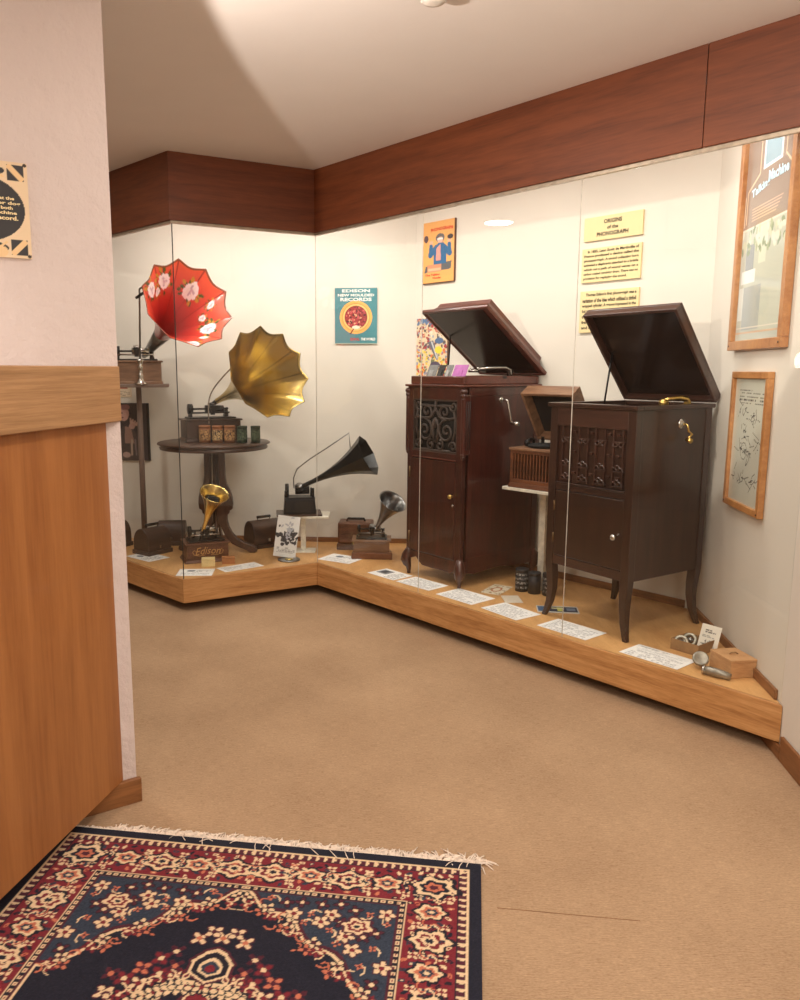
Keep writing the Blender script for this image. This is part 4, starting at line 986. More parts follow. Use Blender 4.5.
horn('horn', thr, bell, 0.012, 0.150, 2.4, 8, 0.04, M['hornk'], gem, 8, 30, None, 0.003, 0.2, 0, False, 'long black faceted horn')
rod('horn_crane', [PD(294, 488, 5.66), PD(293.5, 478, 5.66), PD(297, 469, 5.65), PD(310, 459, 5.6), PD(330, 446, 5.54), PD(349, 433, 5.50), PD(350.3, 448, 5.50)], 0.004, M['tin'], gem, 7)
rod('horn_elbow', [thr, PD(300, 488, 5.61), PD(299, 491, 5.61)], [0.013, 0.014, 0.014], M['black'], gem, 10)
# card leaning against the stand
cvc = Canvas(0.155, 0.285, 0.004, (224, 224, 222))
r = random.Random(2)
for i in range(60): cvc.ell(0.08+r.gauss(0, 0.028), 0.14+r.gauss(0, 0.026), r.uniform(0.005, 0.02), r.uniform(0.004, 0.014), (36, 38, 46), r.random()*3)
for i in range(26): cvc.ell(0.09+r.gauss(0, 0.02), 0.2+r.gauss(0, 0.03), 0.012, 0.005, (172, 176, 186), r.random()*3)
cvc.lines(0.02, 0.145, 0.03, 0.07, 4, (150, 150, 150))
kp = P(273, 559)
kc = thing('picture_card', 'white card with a photo of a dark machine leaning against the white T stand', 'card', (kp.x, kp.y, TOP+0.024), math.radians(6))
po = panel('card_face', cvc, 0.004, M['col'], kc); po.rotation_euler = (math.radians(-10), math.radians(8.5), 0)
dk = P(289, 560)
t = thing('coin_medal', 'flat round silver grey disc lying in front of the leaning white card', 'disc', (dk.x, dk.y, TOP+0.0005))
MB().lathe([(0.075, 0), (0.078, 0.003), (0.075, 0.007), (0.05, 0.008), (0.045, 0.006), (0.001, 0.006)], 32).build('disc', M['tin'], t)
MB().lathe([(0.030, 0.0062), (0.028, 0.010), (0.001, 0.011)], 24).build('hub', M['brass'], t)

# ---------------------------------------------------------------- carrying case and the oak phonograph with tin horn
cp = PD(356, 542, 5.74)
t = thing('carrying_case', 'brown wooden carrying case with a black handle behind the tin horn phonograph', 'case', (cp.x, 5.76, TOP+0.0005), math.radians(-6))
MB().bx(-0.125, 0.125, -0.085, 0.085, 0.045, 0.20).build('cover', M['oakold'], t, 0.012)
MB().bx(-0.132, 0.132, -0.092, 0.092, 0, 0.042).build('base', M['oakold'], t, 0.005)
MB().tube([(-0.065, 0, 0.198), (-0.06, 0, 0.216), (0.06, 0, 0.216), (0.065, 0, 0.198)], 0.009, 8).build('handle', M['black'], t)
MB().box((0, -0.087, 0.05), (0.03, 0.006, 0.03)).build('clasp', M['brass'], t)
op = PD(371, 548, 5.50)
op_ = thing('cylinder_phonograph', 'small oak phonograph with a silver tin horn left of the reddish cabinet', 'phonograph', (op.x+0.005, 5.515, TOP+0.0005), math.radians(-3))
phonograph(op_, 0.25, 0.17, 0.125, M['teak'], 'black', 'tin', 0.016, 0.85, False)
MB().bx(-0.135, 0.145, -0.137, -0.108, 0.0, 0.045).build('front_drawer', M['oakold'], op_, 0.004)
thr, bell = PD(377, 527, 5.48), PD(393, 501, 5.36)
horn('horn', thr, bell, 0.012, 0.094, 1.7, 0, 0, M['tin'], op_, 48, 30, None, 0.002, 0, 0.006, True, 'silver grey tin horn')
rod('horn_elbow', [thr, PD(374, 530, 5.49), PD(371, 533, 5.5)], 0.012, M['tin'], op_, 10)

# ---------------------------------------------------------------- small blocks, papers, tubes on the platform
def quad_sheet(px, name, lb, cat, group, m=None, cv=None, t=0.0012, lines_=9, tint=(244, 242, 238), ink=(168, 166, 166)):
    pts = [P(x, y) for x, y in px]; c = sum(pts, Vector())/4
    ux = ((pts[1]-pts[0])+(pts[2]-pts[3])); a = math.atan2(ux.y, ux.x)
    Wd = ux.length/2; Hd = ((pts[3]-pts[0])+(pts[2]-pts[1])).length/2
    root = thing(name, lb, cat, (c.x, c.y, TOP+0.0008+random.random()*0.0006), a, group)
    cn = Canvas(Wd, Hd, 0.0035, tint)
    if cv: cv(cn)
    else:
        cn.lines(Wd*0.08, Wd*0.92, Hd*0.06, Hd*0.94, lines_, ink, 0.4, 0.8)
    o = panel('printed_sheet', cn, t, M['col'], root, horiz=True); o.location = (-Wd/2, -Hd/2, 0)
    return root
pg = 'typed caption sheets on the platform'
def two_up(cn):
    cn.lines(cn.w*0.55, cn.w*0.95, cn.h*0.1, cn.h*0.9, 8, (130, 128, 126), 0.4); cn.rect(cn.w*0.08, cn.w*0.45, cn.h*0.35, cn.h*0.85, (132, 134, 138)); cn.rect(cn.w*0.15, cn.w*0.35, cn.h*0.45, cn.h*0.75, (60, 62, 68))
def diag(cn):
    cn.lines(cn.w*0.1, cn.w*0.9, cn.h*0.1, cn.h*0.5, 5, (150, 150, 150), 0.4); cn.ell(cn.w*0.35, cn.h*0.7, cn.w*0.12, cn.h*0.12, (120, 126, 136)); cn.lines(cn.w*0.5, cn.w*0.9, cn.h*0.6, cn.h*0.85, 3, (150, 150, 150))
# corners listed far-left, then clockwise as seen from above when read from the glass: bottom-left, bottom-right, top-right, top-left
quad_sheet([(146, 562.6), (170.5, 557.8), (146.5, 552), (129, 556)][0:4], 'caption_sheet', 'white caption sheet in front of the curved cover, left of the dark seam', 'sheet of paper', pg, None, diag)
quad_sheet([(175.7, 576), (211, 576), (216, 568.8), (180, 569.5)], 'caption_sheet', 'white caption sheet at the front left corner of the case', 'sheet of paper', pg, None, diag)
quad_sheet([(224, 572.3), (265, 566.2), (253, 562), (217.5, 568.6)], 'caption_sheet', 'white caption sheet just right of the small wooden blocks', 'sheet of paper', pg)
quad_sheet([(317, 559), (346, 564), (368, 558.6), (334, 554)], 'caption_sheet', 'white caption sheet lying at the inner corner of the case', 'sheet of paper', pg, None, diag)
quad_sheet([(366, 572.5), (392, 580), (414, 576.6), (388, 569)], 'caption_sheet', 'caption sheet with grey pictures left of the reddish cabinet foot', 'sheet of paper', pg, None, two_up)
quad_sheet([(394.5, 581), (428, 591), (449, 586), (417, 577.6)], 'caption_sheet', 'white caption sheet under the seam in front of the reddish cabinet', 'sheet of paper', pg)
quad_sheet([(435.5, 594), (470, 605), (496.5, 599), (459.5, 588.8)], 'caption_sheet', 'white caption sheet by the front right foot of the reddish cabinet', 'sheet of paper', pg)
quad_sheet([(478.6, 608), (517, 620.3), (540, 615.3), (507, 602.8)], 'caption_sheet', 'white caption sheet in front of the ornate card', 'sheet of paper', pg)
quad_sheet([(535, 624.7), (583, 640), (609, 634), (560, 619.8)], 'caption_sheet', 'white caption sheet crossing the seam in front of the dark cabinet', 'sheet of paper', pg)
quad_sheet([(617, 652.5), (677, 669), (697, 662.5), (641, 644)], 'caption_sheet', 'large white caption sheet right of the dark cabinet front leg', 'sheet of paper', pg, None, None, 0.0012, 12)
quad_sheet([(496, 601.5), (512, 602.5), (529, 596.5), (510, 597.5)], 'paper_slip', 'small plain cream paper slip between the ornate card and the black tubes', 'paper slip', None, None, lambda cn: cn.rect(0, cn.w, 0, cn.h, (226, 214, 194)))
def ornate(cn):
    w_, h_ = cn.w, cn.h; cn.rect(0, w_, 0, h_, (230, 216, 188))
    r = random.Random(4)
    for i in range(90):
        x, y = r.random()*w_, r.random()*h_
        if abs(x-w_/2) > w_*0.2 or abs(y-h_/2) > h_*0.2: cn.ell(x, y, 0.008, 0.005, (170, 134, 90) if i % 2 else (236, 228, 208), r.random()*3)
    cn.ell(w_/2, h_/2, w_*0.24, h_*0.24, (196, 120, 70)); cn.ell(w_/2, h_/2, w_*0.17, h_*0.17, (236, 222, 196))
quad_sheet([(478, 592.2), (497, 595.2), (515, 587.6), (496, 584.6)], 'ornate_card', 'cream card with an ornate tan border beside the reddish cabinet', 'card', None, None, ornate)
def booklet(cn):
    w_, h_ = cn.w, cn.h; cn.rect(0, w_, 0, h_, (206, 204, 196)); cn.rect(w_*0.03, w_*0.97, h_*0.1, h_*0.9, (34, 46, 66)); cn.rect(w_*0.03, w_*0.3, h_*0.15, h_*0.85, (70, 98, 134))
    cn.rect(w_*0.5, w_*0.62, h_*0.2, h_*0.8, (190, 190, 90)); cn.rect(w_*0.36, w_*0.66, h_*0.55, h_*0.75, (200, 196, 150)); cn.rect(w_*0.72, w_*0.93, h_*0.3, h_*0.7, (110, 122, 140))
quad_sheet([(537, 612.5), (578.5, 614), (578, 608.2), (536.5, 606)], 'booklet', 'dark blue printed booklet lying behind the front leg of the dark cabinet', 'booklet', None, None, booklet, 0.004)
for px, py, r_, h_, lb in ((521.5, 594, 0.038, 0.135, 'black cylinder record box with pale printed bands and a light cap, beside the ornate card'), (534, 596.5, 0.036, 0.126, 'plain black cylinder record box between the banded box and the cabinet leg'), (548, 598.5, 0.034, 0.13, 'black cylinder record box half hidden behind the front left leg of the dark cabinet')):
    p = P(px, py-3.5); t = tube_box((p.x, p.y, TOP+0.0005), r_, h_, M['blk'], M['labk'], lb, 'black record boxes by the cabinets', px != 534) if px != 534 else None
    if t is None:
        t = thing('cylinder_record_box', lb, 'record box', (p.x, p.y, TOP+0.0005), 0, 'black record boxes by the cabinets')
        MB().lathe([(r_, 0), (r_, h_*0.84), (r_*0.94, h_*0.845), (r_*0.94, h_*0.86)], 28).build('tube', M['blk'], t); MB().lathe([(r_*1.03, h_*0.86), (r_*1.03, h_*0.985), (r_*0.98, h_), (0.002, h_)], 28).build('cap', M['blk'], t)
def block(px, m, lb, L, W, Hh, rz_, cat='wooden block', name='wooden_block'):
    p = P(*px); t = thing(name, lb, cat, (p.x, p.y, TOP+0.0005), rz_)
    MB().box((0, 0, Hh*0.36), (L, W, Hh*0.72)).build('box_base', m, t, 0.002); MB().box((0, 0, Hh*0.865), (L*1.0, W*1.0, Hh*0.265)).build('box_lid', m, t, 0.002); return t
M['creamb'] = mat('cream_cardboard', (226, 204, 148), 0.7, 0, 0.05, 16); M['brnb'] = mat('brown_cardboard_box', (168, 110, 64), 0.7, 0, 0.06, 16)
block((208.5, 566), M['creamb'], 'small cream box in front of the corner phonograph', 0.088, 0.058, 0.056, 0.15, 'small box', 'small_box')
block((228.5, 563.5), M['brnb'], 'small brown box right of the cream box', 0.086, 0.04, 0.05, 0.18, 'small box', 'small_box')
# wooden box at the right end
A_p, B_p, C_p = P(718, 671), P(731.5, 679), P(751, 678.6)
a = ang(B_p, C_p); W_ = (C_p-B_p).length; D_w = (A_p-B_p).length
c = (A_p+C_p)/2
a2 = math.atan2((A_p-B_p).y, (A_p-B_p).x)-PI/2; c = B_p+Matrix.Rotation(a2, 4, 'Z') @ Vector((0.062, 0.075, 0))
t = thing('wooden_box', 'pale wooden box at the right end of the platform against the wall', 'box', (c.x-0.006, c.y, TOP+0.0005), a2-0.02)
MB().box((0, 0, 0.033), (0.12, 0.15, 0.066)).build('body', M['tan'], t, 0.003); MB().box((0, 0, 0.0725), (0.122, 0.152, 0.013)).build('sliding_lid', M['tan'], t, 0.002)
MB().tube([(-0.02, 0.0, 0.079), (-0.01, 0.0, 0.086), (0.01, 0.0, 0.086), (0.02, 0.0, 0.079)], 0.003).build('cord_loop', M['card'], t)
# cardboard tray with leaflet
A_p, B_p, C_p = P(670, 648.5), P(698, 657), P(717, 653)
a2 = ang(A_p, B_p); W_ = (B_p-A_p).length; D_w = 0.14
c = A_p+Matrix.Rotation(a2, 4, 'Z') @ Vector((W_/2, D_w/2, 0))
t = thing('cardboard_tray', 'open grey brown cardboard tray near the right wall', 'tray', (c.x, c.y, TOP+0.0005), a2)
MB().bx(-W_/2, W_/2, -D_w/2, D_w/2, 0, 0.004).build('bottom', M['card'], t)
hh = 0.052
for n_, (a0, a1, b0, b1) in enumerate(((-W_/2, W_/2, -D_w/2, -D_w/2+0.004), (-W_/2, W_/2, D_w/2-0.004, D_w/2), (-W_/2, -W_/2+0.004, -D_w/2+0.004, D_w/2-0.004), (W_/2-0.004, W_/2, -D_w/2+0.004, D_w/2-0.004))):
    MB().bx(a0, a1, b0, b1, 0.004, hh).build('side', M['card'], t, 0.001)
R_t = Matrix.Rotation(a2, 4, 'Z')
M['bone'] = mat('pale_metal_ring', (200, 196, 180), 0.4, 0.5)
for k, (x, y, rx_) in enumerate(((-0.042, -0.028, 0.5), (-0.036, 0.036, 0.2))):
    p = t.location+R_t @ Vector((x, y, 0.0305))
    rt_ = thing('metal_ring', ['pale metal ring lying in the cardboard tray, nearer its left side', 'pale metal ring lying in the cardboard tray, nearer the leaflet'][k], 'ring', p, a2+rx_)
    T = Matrix.Rotation(1.15, 4, 'X')
    MB().tube([T @ Vector((0.026*math.cos(u), 0.026*math.sin(u), 0)) for u in np.linspace(0, 2*PI, 25)[:-1]], 0.007, 8, True).build('ring_body', M['bone'], rt_)
    MB().cyl(T @ Vector((0, 0, -0.004)), T @ Vector((0, 0, 0.004)), 0.012, None, 16).cyl(T @ Vector((-0.026, 0, 0)), T @ Vector((0.026, 0, 0)), 0.003).build('inner_hub', M['tin'], rt_)
cl_ = Canvas(0.085, 0.125, 0.003, (232, 226, 212))
cl_.lines(0.02, 0.065, 0.088, 0.105, 2, (70, 66, 60), 0.5, 0.9); cl_.lines(0.012, 0.072, 0.065, 0.08, 2, (120, 116, 108), 0.4, 0.9)
r = random.Random(9)
for i in range(12): cl_.seg((r.uniform(0.012, 0.06), r.uniform(0.02, 0.05)), (r.uniform(0.02, 0.075), r.uniform(0.02, 0.055)), 0.003, (84, 82, 80))
lp = t.location+R_t @ Vector((0.012, 0.012, 0.005))
lf = thing('printed_leaflet', 'white leaflet with a line drawing standing in the cardboard tray', 'leaflet', lp, a2+0.45)
po = panel('leaflet_face', cl_, 0.0015, M['col'], lf); po.rotation_euler = (math.radians(-22), math.radians(9), 0)
# two reproducers lying at the front
M['pewter'] = mat('dull_pewter', (150, 144, 132), 0.42, 0.7, 0.12, 40)
p = P(700, 668)
t = thing('sound_box', 'round grey metal sound box tilted on its side in front of the cardboard tray', 'sound box', (p.x, p.y, TOP+0.0005), 0.3)
T = axis_m(Vector((0, 0.0, 0.042)), (-0.35, -0.5, 0.62))
MB().lathe([(0.006, -0.012), (0.030, -0.010), (0.034, -0.004), (0.034, 0.006), (0.028, 0.009), (0.024, 0.006), (0.002, 0.006)], 30, T).build('diaphragm_housing', M['pewter'], t)
MB().tube([(0.0, 0.004, 0.034), (0.012, 0.012, 0.016), (0.03, 0.012, 0.0112)], [0.012, 0.012, 0.011], 12).build('tube_elbow', M['pewter'], t)
p = P(716, 677.5)
t = thing('tone_arm_elbow', 'grey metal tone arm elbow lying in front of the pale wooden box', 'tone arm', (p.x, p.y, TOP+0.0005), -0.45)
MB().tube([(-0.05, 0.02, 0.0175), (-0.025, 0.012, 0.021), (0.0, 0.0, 0.021), (0.03, -0.004, 0.018), (0.055, -0.012, 0.0152)], [0.017, 0.018, 0.019, 0.017, 0.014], 14).build('tube', M['pewter'], t)
MB().lathe([(0.012, -0.006), (0.019, -0.004), (0.019, 0.004), (0.012, 0.006)], 20, axis_m(Vector((-0.05, 0.02, 0.0195)), (-1, 0.3, 0.1))).build('collar', M['silver'], t)

# ================================================================== WALL THINGS
def wall_frame(px, line):
    """bottom-left, bottom-right, top-left pixels on a wall -> origin, width, height, angle"""
    a, b_, c = (PW(x, y, line) for x, y in px); an = ang(*line)
    d = Vector((math.cos(an), math.sin(an), 0)); return a, abs((b_-a).dot(d)), c.z-a.z, an
def on_wall(name, lb, cat, px, line, group=None, w=None, h=None):
    a, W_, H_, an = wall_frame(px, line); n = Vector((math.sin(an), -math.cos(an), 0))
    t = thing(name, lb, cat, a+n*0.001, an, group); return t, (w or W_), (h or H_)
def text_panel(t, W_, H_, th_, col_=(232, 212, 160)):
    cv_ = Canvas(W_, H_, 0.02, col_); return panel('board', cv_, th_, M['col'], t)
sg = 'cream text boards on the angled wall'
t, W_, H_ = on_wall('title_board', 'cream title board headed ORIGINS of the PHONOGRAPH', 'sign', [(585, 242.5), (643.5, 235), (587, 219)], RW, sg)
text_panel(t, W_, H_, 0.012); yy = -0.0125
text('lettering', 'ORIGINS', W_*0.31, H_*0.18, TXZ(W_*0.5, yy, H_*0.76), M['ink'], t); text('lettering', 'of the', W_*0.19, H_*0.15, TXZ(W_*0.5, yy, H_*0.50), M['ink'], t); text('lettering', 'PHONOGRAPH', W_*0.54, H_*0.18, TXZ(W_*0.5, yy, H_*0.24), M['ink'], t)
def para(t, W_, H_, rows, top=0.9):
    n = len(rows)
    for i, s_ in enumerate(rows):
        full = W_*0.92 if i not in (0, n-1) else W_*(0.86 if i == 0 else 0.74)
        x = W_*0.5 if i not in (0, n-1) else (W_*0.53 if i == 0 else W_*0.41)
        text('lettering', s_, full, H_*0.095, TXZ(x, -0.0125, H_*(top-0.132*i)), M['ink'], t)
t, W_, H_ = on_wall('text_board', 'cream text board directly under the title board', 'sign', [(582.3, 283.5), (641.3, 276), (584, 250)], RW, sg)
text_panel(t, W_, H_, 0.012)
para(t, W_, H_, ['In 1855, Leon Scott de Martinville of', 'France produced a device called the', 'phonautograph. A sound collecting horn', 'activated a diaphragm attached to a bristle', 'which cut a path of sound waves on a', 'carbon coated revolving drum. There was no', 'provision for replaying the sound.'])
t, W_, H_ = on_wall('text_board', 'cream text board partly hidden behind the raised lid of the dark cabinet', 'sign', [(580, 333), (638.3, 326), (582.3, 292)], RW, sg)
text_panel(t, W_, H_, 0.012)
para(t, W_, H_, ["Thomas Edison's first phonograph was a", 'variation of the idea which utilized a tinfoil', 'wrapped cylinder. A groove impressed in the', 'foil by a stylus on the diaphragm permitted', 'the sound to be played back again. The', 'first words were spoken into the machine', 'and heard again in 1877.'])
# orange poster
t, W_, H_ = on_wall('framed_poster', 'orange poster lettered PHONOGRAPH with a figure in a blue coat', 'poster', [(424, 284), (455, 278.5), (425, 224)], RW)
cv_ = Canvas(W_, H_, 0.0035, (230, 168, 96)); w_, h_ = W_, H_
k = cv_
k.rect(0, w_, 0, h_*0.10, (230, 172, 96)); k.poly([(w_*0.05, h_*0.17), (w_*0.9, h_*0.2), (w_*0.92, h_*0.33), (w_*0.5, h_*0.30), (w_*0.1, h_*0.28)], (92, 92, 94))
k.poly([(w_*0.35, h_*0.3), (w_*0.75, h_*0.3), (w_*0.76, h_*0.55), (w_*0.66, h_*0.64), (w_*0.48, h_*0.64), (w_*0.36, h_*0.52)], (42, 98, 142))
for s_, px_ in ((-1, 0.24), (1, 0.86)):
    k.seg((w_*(0.55+s_*0.12), h_*0.57), (w_*px_, h_*0.46), w_*0.14, (42, 98, 142)); k.seg((w_*px_, h_*0.46), (w_*(px_-s_*0.02), h_*0.60), w_*0.11, (42, 98, 142)); k.ell(w_*(px_-s_*0.02), h_*0.66, w_*0.07, h_*0.03, (226, 168, 140))
k.ell(w_*0.55, h_*0.72, w_*0.14, h_*0.075, (100, 96, 96)); k.ell(w_*0.55, h_*0.69, w_*0.09, h_*0.05, (214, 172, 156)); k.rect(w_*0.46, w_*0.64, h_*0.69, h_*0.72, (226, 226, 222))
k.poly([(w_*0.42, h_*0.36), (w_*0.58, h_*0.36), (w_*0.56, h_*0.62), (w_*0.44, h_*0.56)], (224, 150, 138)); k.ell(w_*0.87, h_*0.72, w_*0.09, h_*0.04, (60, 52, 54)); k.ell(w_*0.10, h_*0.73, w_*0.07, h_*0.06, (88, 66, 72))
k.rect(w_*0.15, w_*0.6, h_*0.18, h_*0.30, (206, 140, 104)); k.rect(w_*0.17, w_*0.58, h_*0.19, h_*0.24, (226, 178, 140))
panel('poster_face', k, 0.012, M['col'], t)
MB().bx(W_, W_+0.006, -0.014, 0.0, 0.0, H_).bx(0, W_, -0.014, 0.0, -0.006, -0.0005).build('edge_strip', M['oakold'], t)
text('lettering', 'PHONOGRAPH', W_*0.70, H_*0.055, TXZ(W_*0.60, -0.0128, H_*0.86), M['red_ink'], t, H_*0.012); text('lettering', 'The Talking', W_*0.48, H_*0.045, TXZ(W_*0.32, -0.0128, H_*0.125), M['red_ink'], t); text('lettering', 'Wonder', W_*0.28, H_*0.035, TXZ(W_*0.46, -0.0128, H_*0.075), M['red_ink'], t)
# colourful crowd poster behind the reddish cabinet
t, W_, H_ = on_wall('crowd_poster', 'colourful crowded poster half hidden by the lid of the reddish cabinet', 'poster', [(417.5, 378), (448, 374), (418.5, 319)], RW)
k = Canvas(W_, H_, 0.0035, (226, 206, 172)); w_, h_ = W_, H_; r = random.Random(21)
up_ = [(176, 90, 84), (222, 196, 160), (120, 80, 70), (150, 160, 180), (206, 120, 96), (232, 222, 200), (96, 84, 82), (170, 60, 66)]
dn_ = [(236, 196, 70), (222, 120, 60), (206, 70, 52), (120, 124, 90), (150, 150, 170), (232, 214, 130), (88, 110, 96)]
for i in range(420):
    x, y = r.random()*w_, r.random()*h_; k.ell(x, y, r.uniform(0.006, 0.016), r.uniform(0.004, 0.012), r.choice(up_ if y > h_*0.5 else dn_), r.random()*3)
for i in range(40): k.ell(r.random()*w_, h_*r.uniform(0.9, 1.0), 0.014, 0.006, (90, 122, 160), r.random())
k.poly([(w_*0.36, h_*0.60), (w_*0.55, h_*0.63), (w_*0.72, h_*0.34), (w_*0.66, h_*0.31)], (104, 106, 118)); k.seg((w_*0.5, h_*0.6), (w_*0.68, h_*0.34), 0.012, (206, 206, 210)); k.ell(w_*0.72, h_*0.47, w_*0.12, h_*0.06, (240, 214, 70)); k.ell(w_*0.74, h_*0.62, w_*0.14, h_*0.05, (84, 112, 150)); k.ell(w_*0.62, h_*0.22, w_*0.16, h_*0.06, (86, 76, 96))
panel('poster_face', k, 0.012, M['col'], t); MB().bx(W_, W_+0.006, -0.013, 0.0, 0.0, H_).build('edge_strip', M['oakold'], t)
# teal record sign
t, W_, H_ = on_wall('record_sign', 'teal sign lettered EDISON NEW MOULDED RECORDS with an orange ring', 'sign', [(335.2, 344), (377, 343), (335.2, 288)], BK)
k = Canvas(W_, H_, 0.003, (66, 132, 140)); w_, h_ = W_, H_; cx, cy, R_ = w_*0.50, h_*0.475, w_*0.385
k.rect(0, w_, 0, 0.006, (180, 196, 180)); k.rect(0, w_, h_-0.005, h_, (120, 160, 160))
k.ell(cx, cy, R_, R_, (240, 176, 92)); k.ell(cx, cy, R_*0.86, R_*0.86, (232, 150, 78)); k.ell(cx, cy, R_*0.80, R_*0.80, (244, 196, 120)); k.ell(cx, cy, R_*0.70, R_*0.70, (120, 46, 40)); k.ell(cx, cy, R_*0.66, R_*0.66, (150, 52, 50))
r = random.Random(8)
for i in range(90):
    u, q = r.random()*6.28, R_*0.62*math.sqrt(r.random()); k.ell(cx+q*math.cos(u), cy+q*math.sin(u), 0.008, 0.005, r.choice([(206, 92, 92), (94, 30, 34), (222, 170, 130), (60, 30, 34), (176, 66, 74)]), r.random()*3)
k.seg((cx-0.01, cy-R_*0.6), (cx-0.04, cy-R_*1.0), 0.008, (70, 34, 34)); k.ell(cx, cy-R_*0.6, 0.03, 0.012, (240, 224, 200))
panel('sign_face', k, 0.010, M['col'], t)
text('lettering', 'EDISON', W_*0.66, H_*0.055, TXZ(W_*0.50, -0.0106, H_*0.945), M['white_ink'], t); text('lettering', 'NEW MOULDED', W_*0.86, H_*0.048, TXZ(W_*0.50, -0.0106, H_*0.868), M['white_ink'], t); text('lettering', 'RECORDS', W_*0.74, H_*0.062, TXZ(W_*0.50, -0.0106, H_*0.792), M['white_ink'], t)
text('lettering', 'ECHO ALL', W_*0.22, H_*0.05, TXZ(W_*0.48, -0.0106, H_*0.085), M['red_ink'], t); text('lettering', 'THE WORLD', W_*0.34, H_*0.05, TXZ(W_*0.79, -0.0106, H_*0.085), M['white_ink'], t)
# portrait on the back wall, small card above
t, W_, H_ = on_wall('portrait_print', 'dark portrait print of a person with raised hands behind the pole stand', 'picture', [(117, 460), (149.5, 460), (117, 403)], BK)
k = Canvas(W_, H_, 0.004, (52, 44, 48)); w_, h_ = W_, H_
k.poly([(w_*0.1, 0), (w_*0.75, 0), (w_*0.72, h_*0.4), (w_*0.55, h_*0.58), (w_*0.25, h_*0.6), (w_*0.1, h_*0.4)], (74, 62, 60)); k.poly([(w_*0.3, h_*0.3), (w_*0.6, h_*0.3), (w_*0.5, h_*0.58), (w_*0.32, h_*0.6)], (150, 118, 106))
k.ell(w_*0.30, h_*0.82, w_*0.16, h_*0.13, (192, 150, 140)); k.ell(w_*0.34, h_*0.93, w_*0.16, h_*0.05, (150, 104, 104)); k.ell(w_*0.25, h_*0.83, w_*0.02, h_*0.012, (70, 50, 50)); k.ell(w_*0.26, h_*0.75, w_*0.05, h_*0.01, (110, 60, 60))
for i in range(5): k.seg((w_*0.52, h_*0.60), (w_*(0.50+0.07*i), h_*(0.73-0.022*i)), 0.014, (200, 166, 152))
k.ell(w_*0.54, h_*0.60, w_*0.09, h_*0.05, (190, 152, 140)); k.seg((w_*0.5, h_*0.1), (w_*0.52, h_*0.36), 0.016, (176, 156, 140)); k.seg((w_*0.64, h_*0.1), (w_*0.62, h_*0.36), 0.012, (128, 112, 112)); k.ell(w_*0.34, h_*0.1, w_*0.12, h_*0.05, (180, 150, 140))
panel('print', k, 0.02, M['col'], t); MB().bx(W_, W_+0.012, -0.024, 0, 0, H_).build('dark_side_strip', M['void'], t)  # near-black strip along the right side of the print
t, W_, H_ = on_wall('caption_card', 'small cream caption card on the wall under the pole stand shelf', 'card', [(119, 397), (132, 397), (119, 385)], BK)
k = Canvas(W_, H_, 0.003, (226, 208, 180)); k.rect(W_*0.1, W_*0.7, H_*0.68, H_*0.82, (170, 80, 60)); k.lines(W_*0.1, W_*0.9, H_*0.12, H_*0.55, 4, (140, 120, 104)); panel('card_face', k, 0.004, M['col'], t)

# ---------------------------------------------------------------- glazed frames on the right wall
def frame(px, lb, cvfn, fw=0.04, dp=0.03):
    k_ = dp; off_ = tuple((p[0]-math.cos(ang(*SW)+PI/2)*k_, p[1]-math.sin(ang(*SW)+PI/2)*k_) for p in SW)
    t, W_, H_ = on_wall('framed_print', lb, 'picture', px, off_); t.location = t.location+Vector((math.cos(ang(*SW)+PI/2)*k_, math.sin(ang(*SW)+PI/2)*k_, 0))
    for n_, (a0, a1, b0, b1) in enumerate(((0, W_, 0, fw), (0, W_, H_-fw, H_), (0, fw, fw, H_-fw), (W_-fw, W_, fw, H_-fw))):
        MB().bx(a0, a1, -dp, 0, b0, b1).build('frame_rail', M['frame'], t, 0.003)
    k = Canvas(W_-2*fw, H_-2*fw, 0.004, (180, 184, 178)); cvfn(k)
    o = panel('print', k, 0.006, M['glaze'], t); o.location = (fw, -0.006, fw)
    for (x, z) in ((fw*0.5, fw*0.5), (W_-fw*0.5, fw*0.5)): MB().cyl((x, -dp, z), (x, -dp-0.002, z), 0.004, None, 10).build('screw', M['black'], t)
    return t, W_, H_, fw
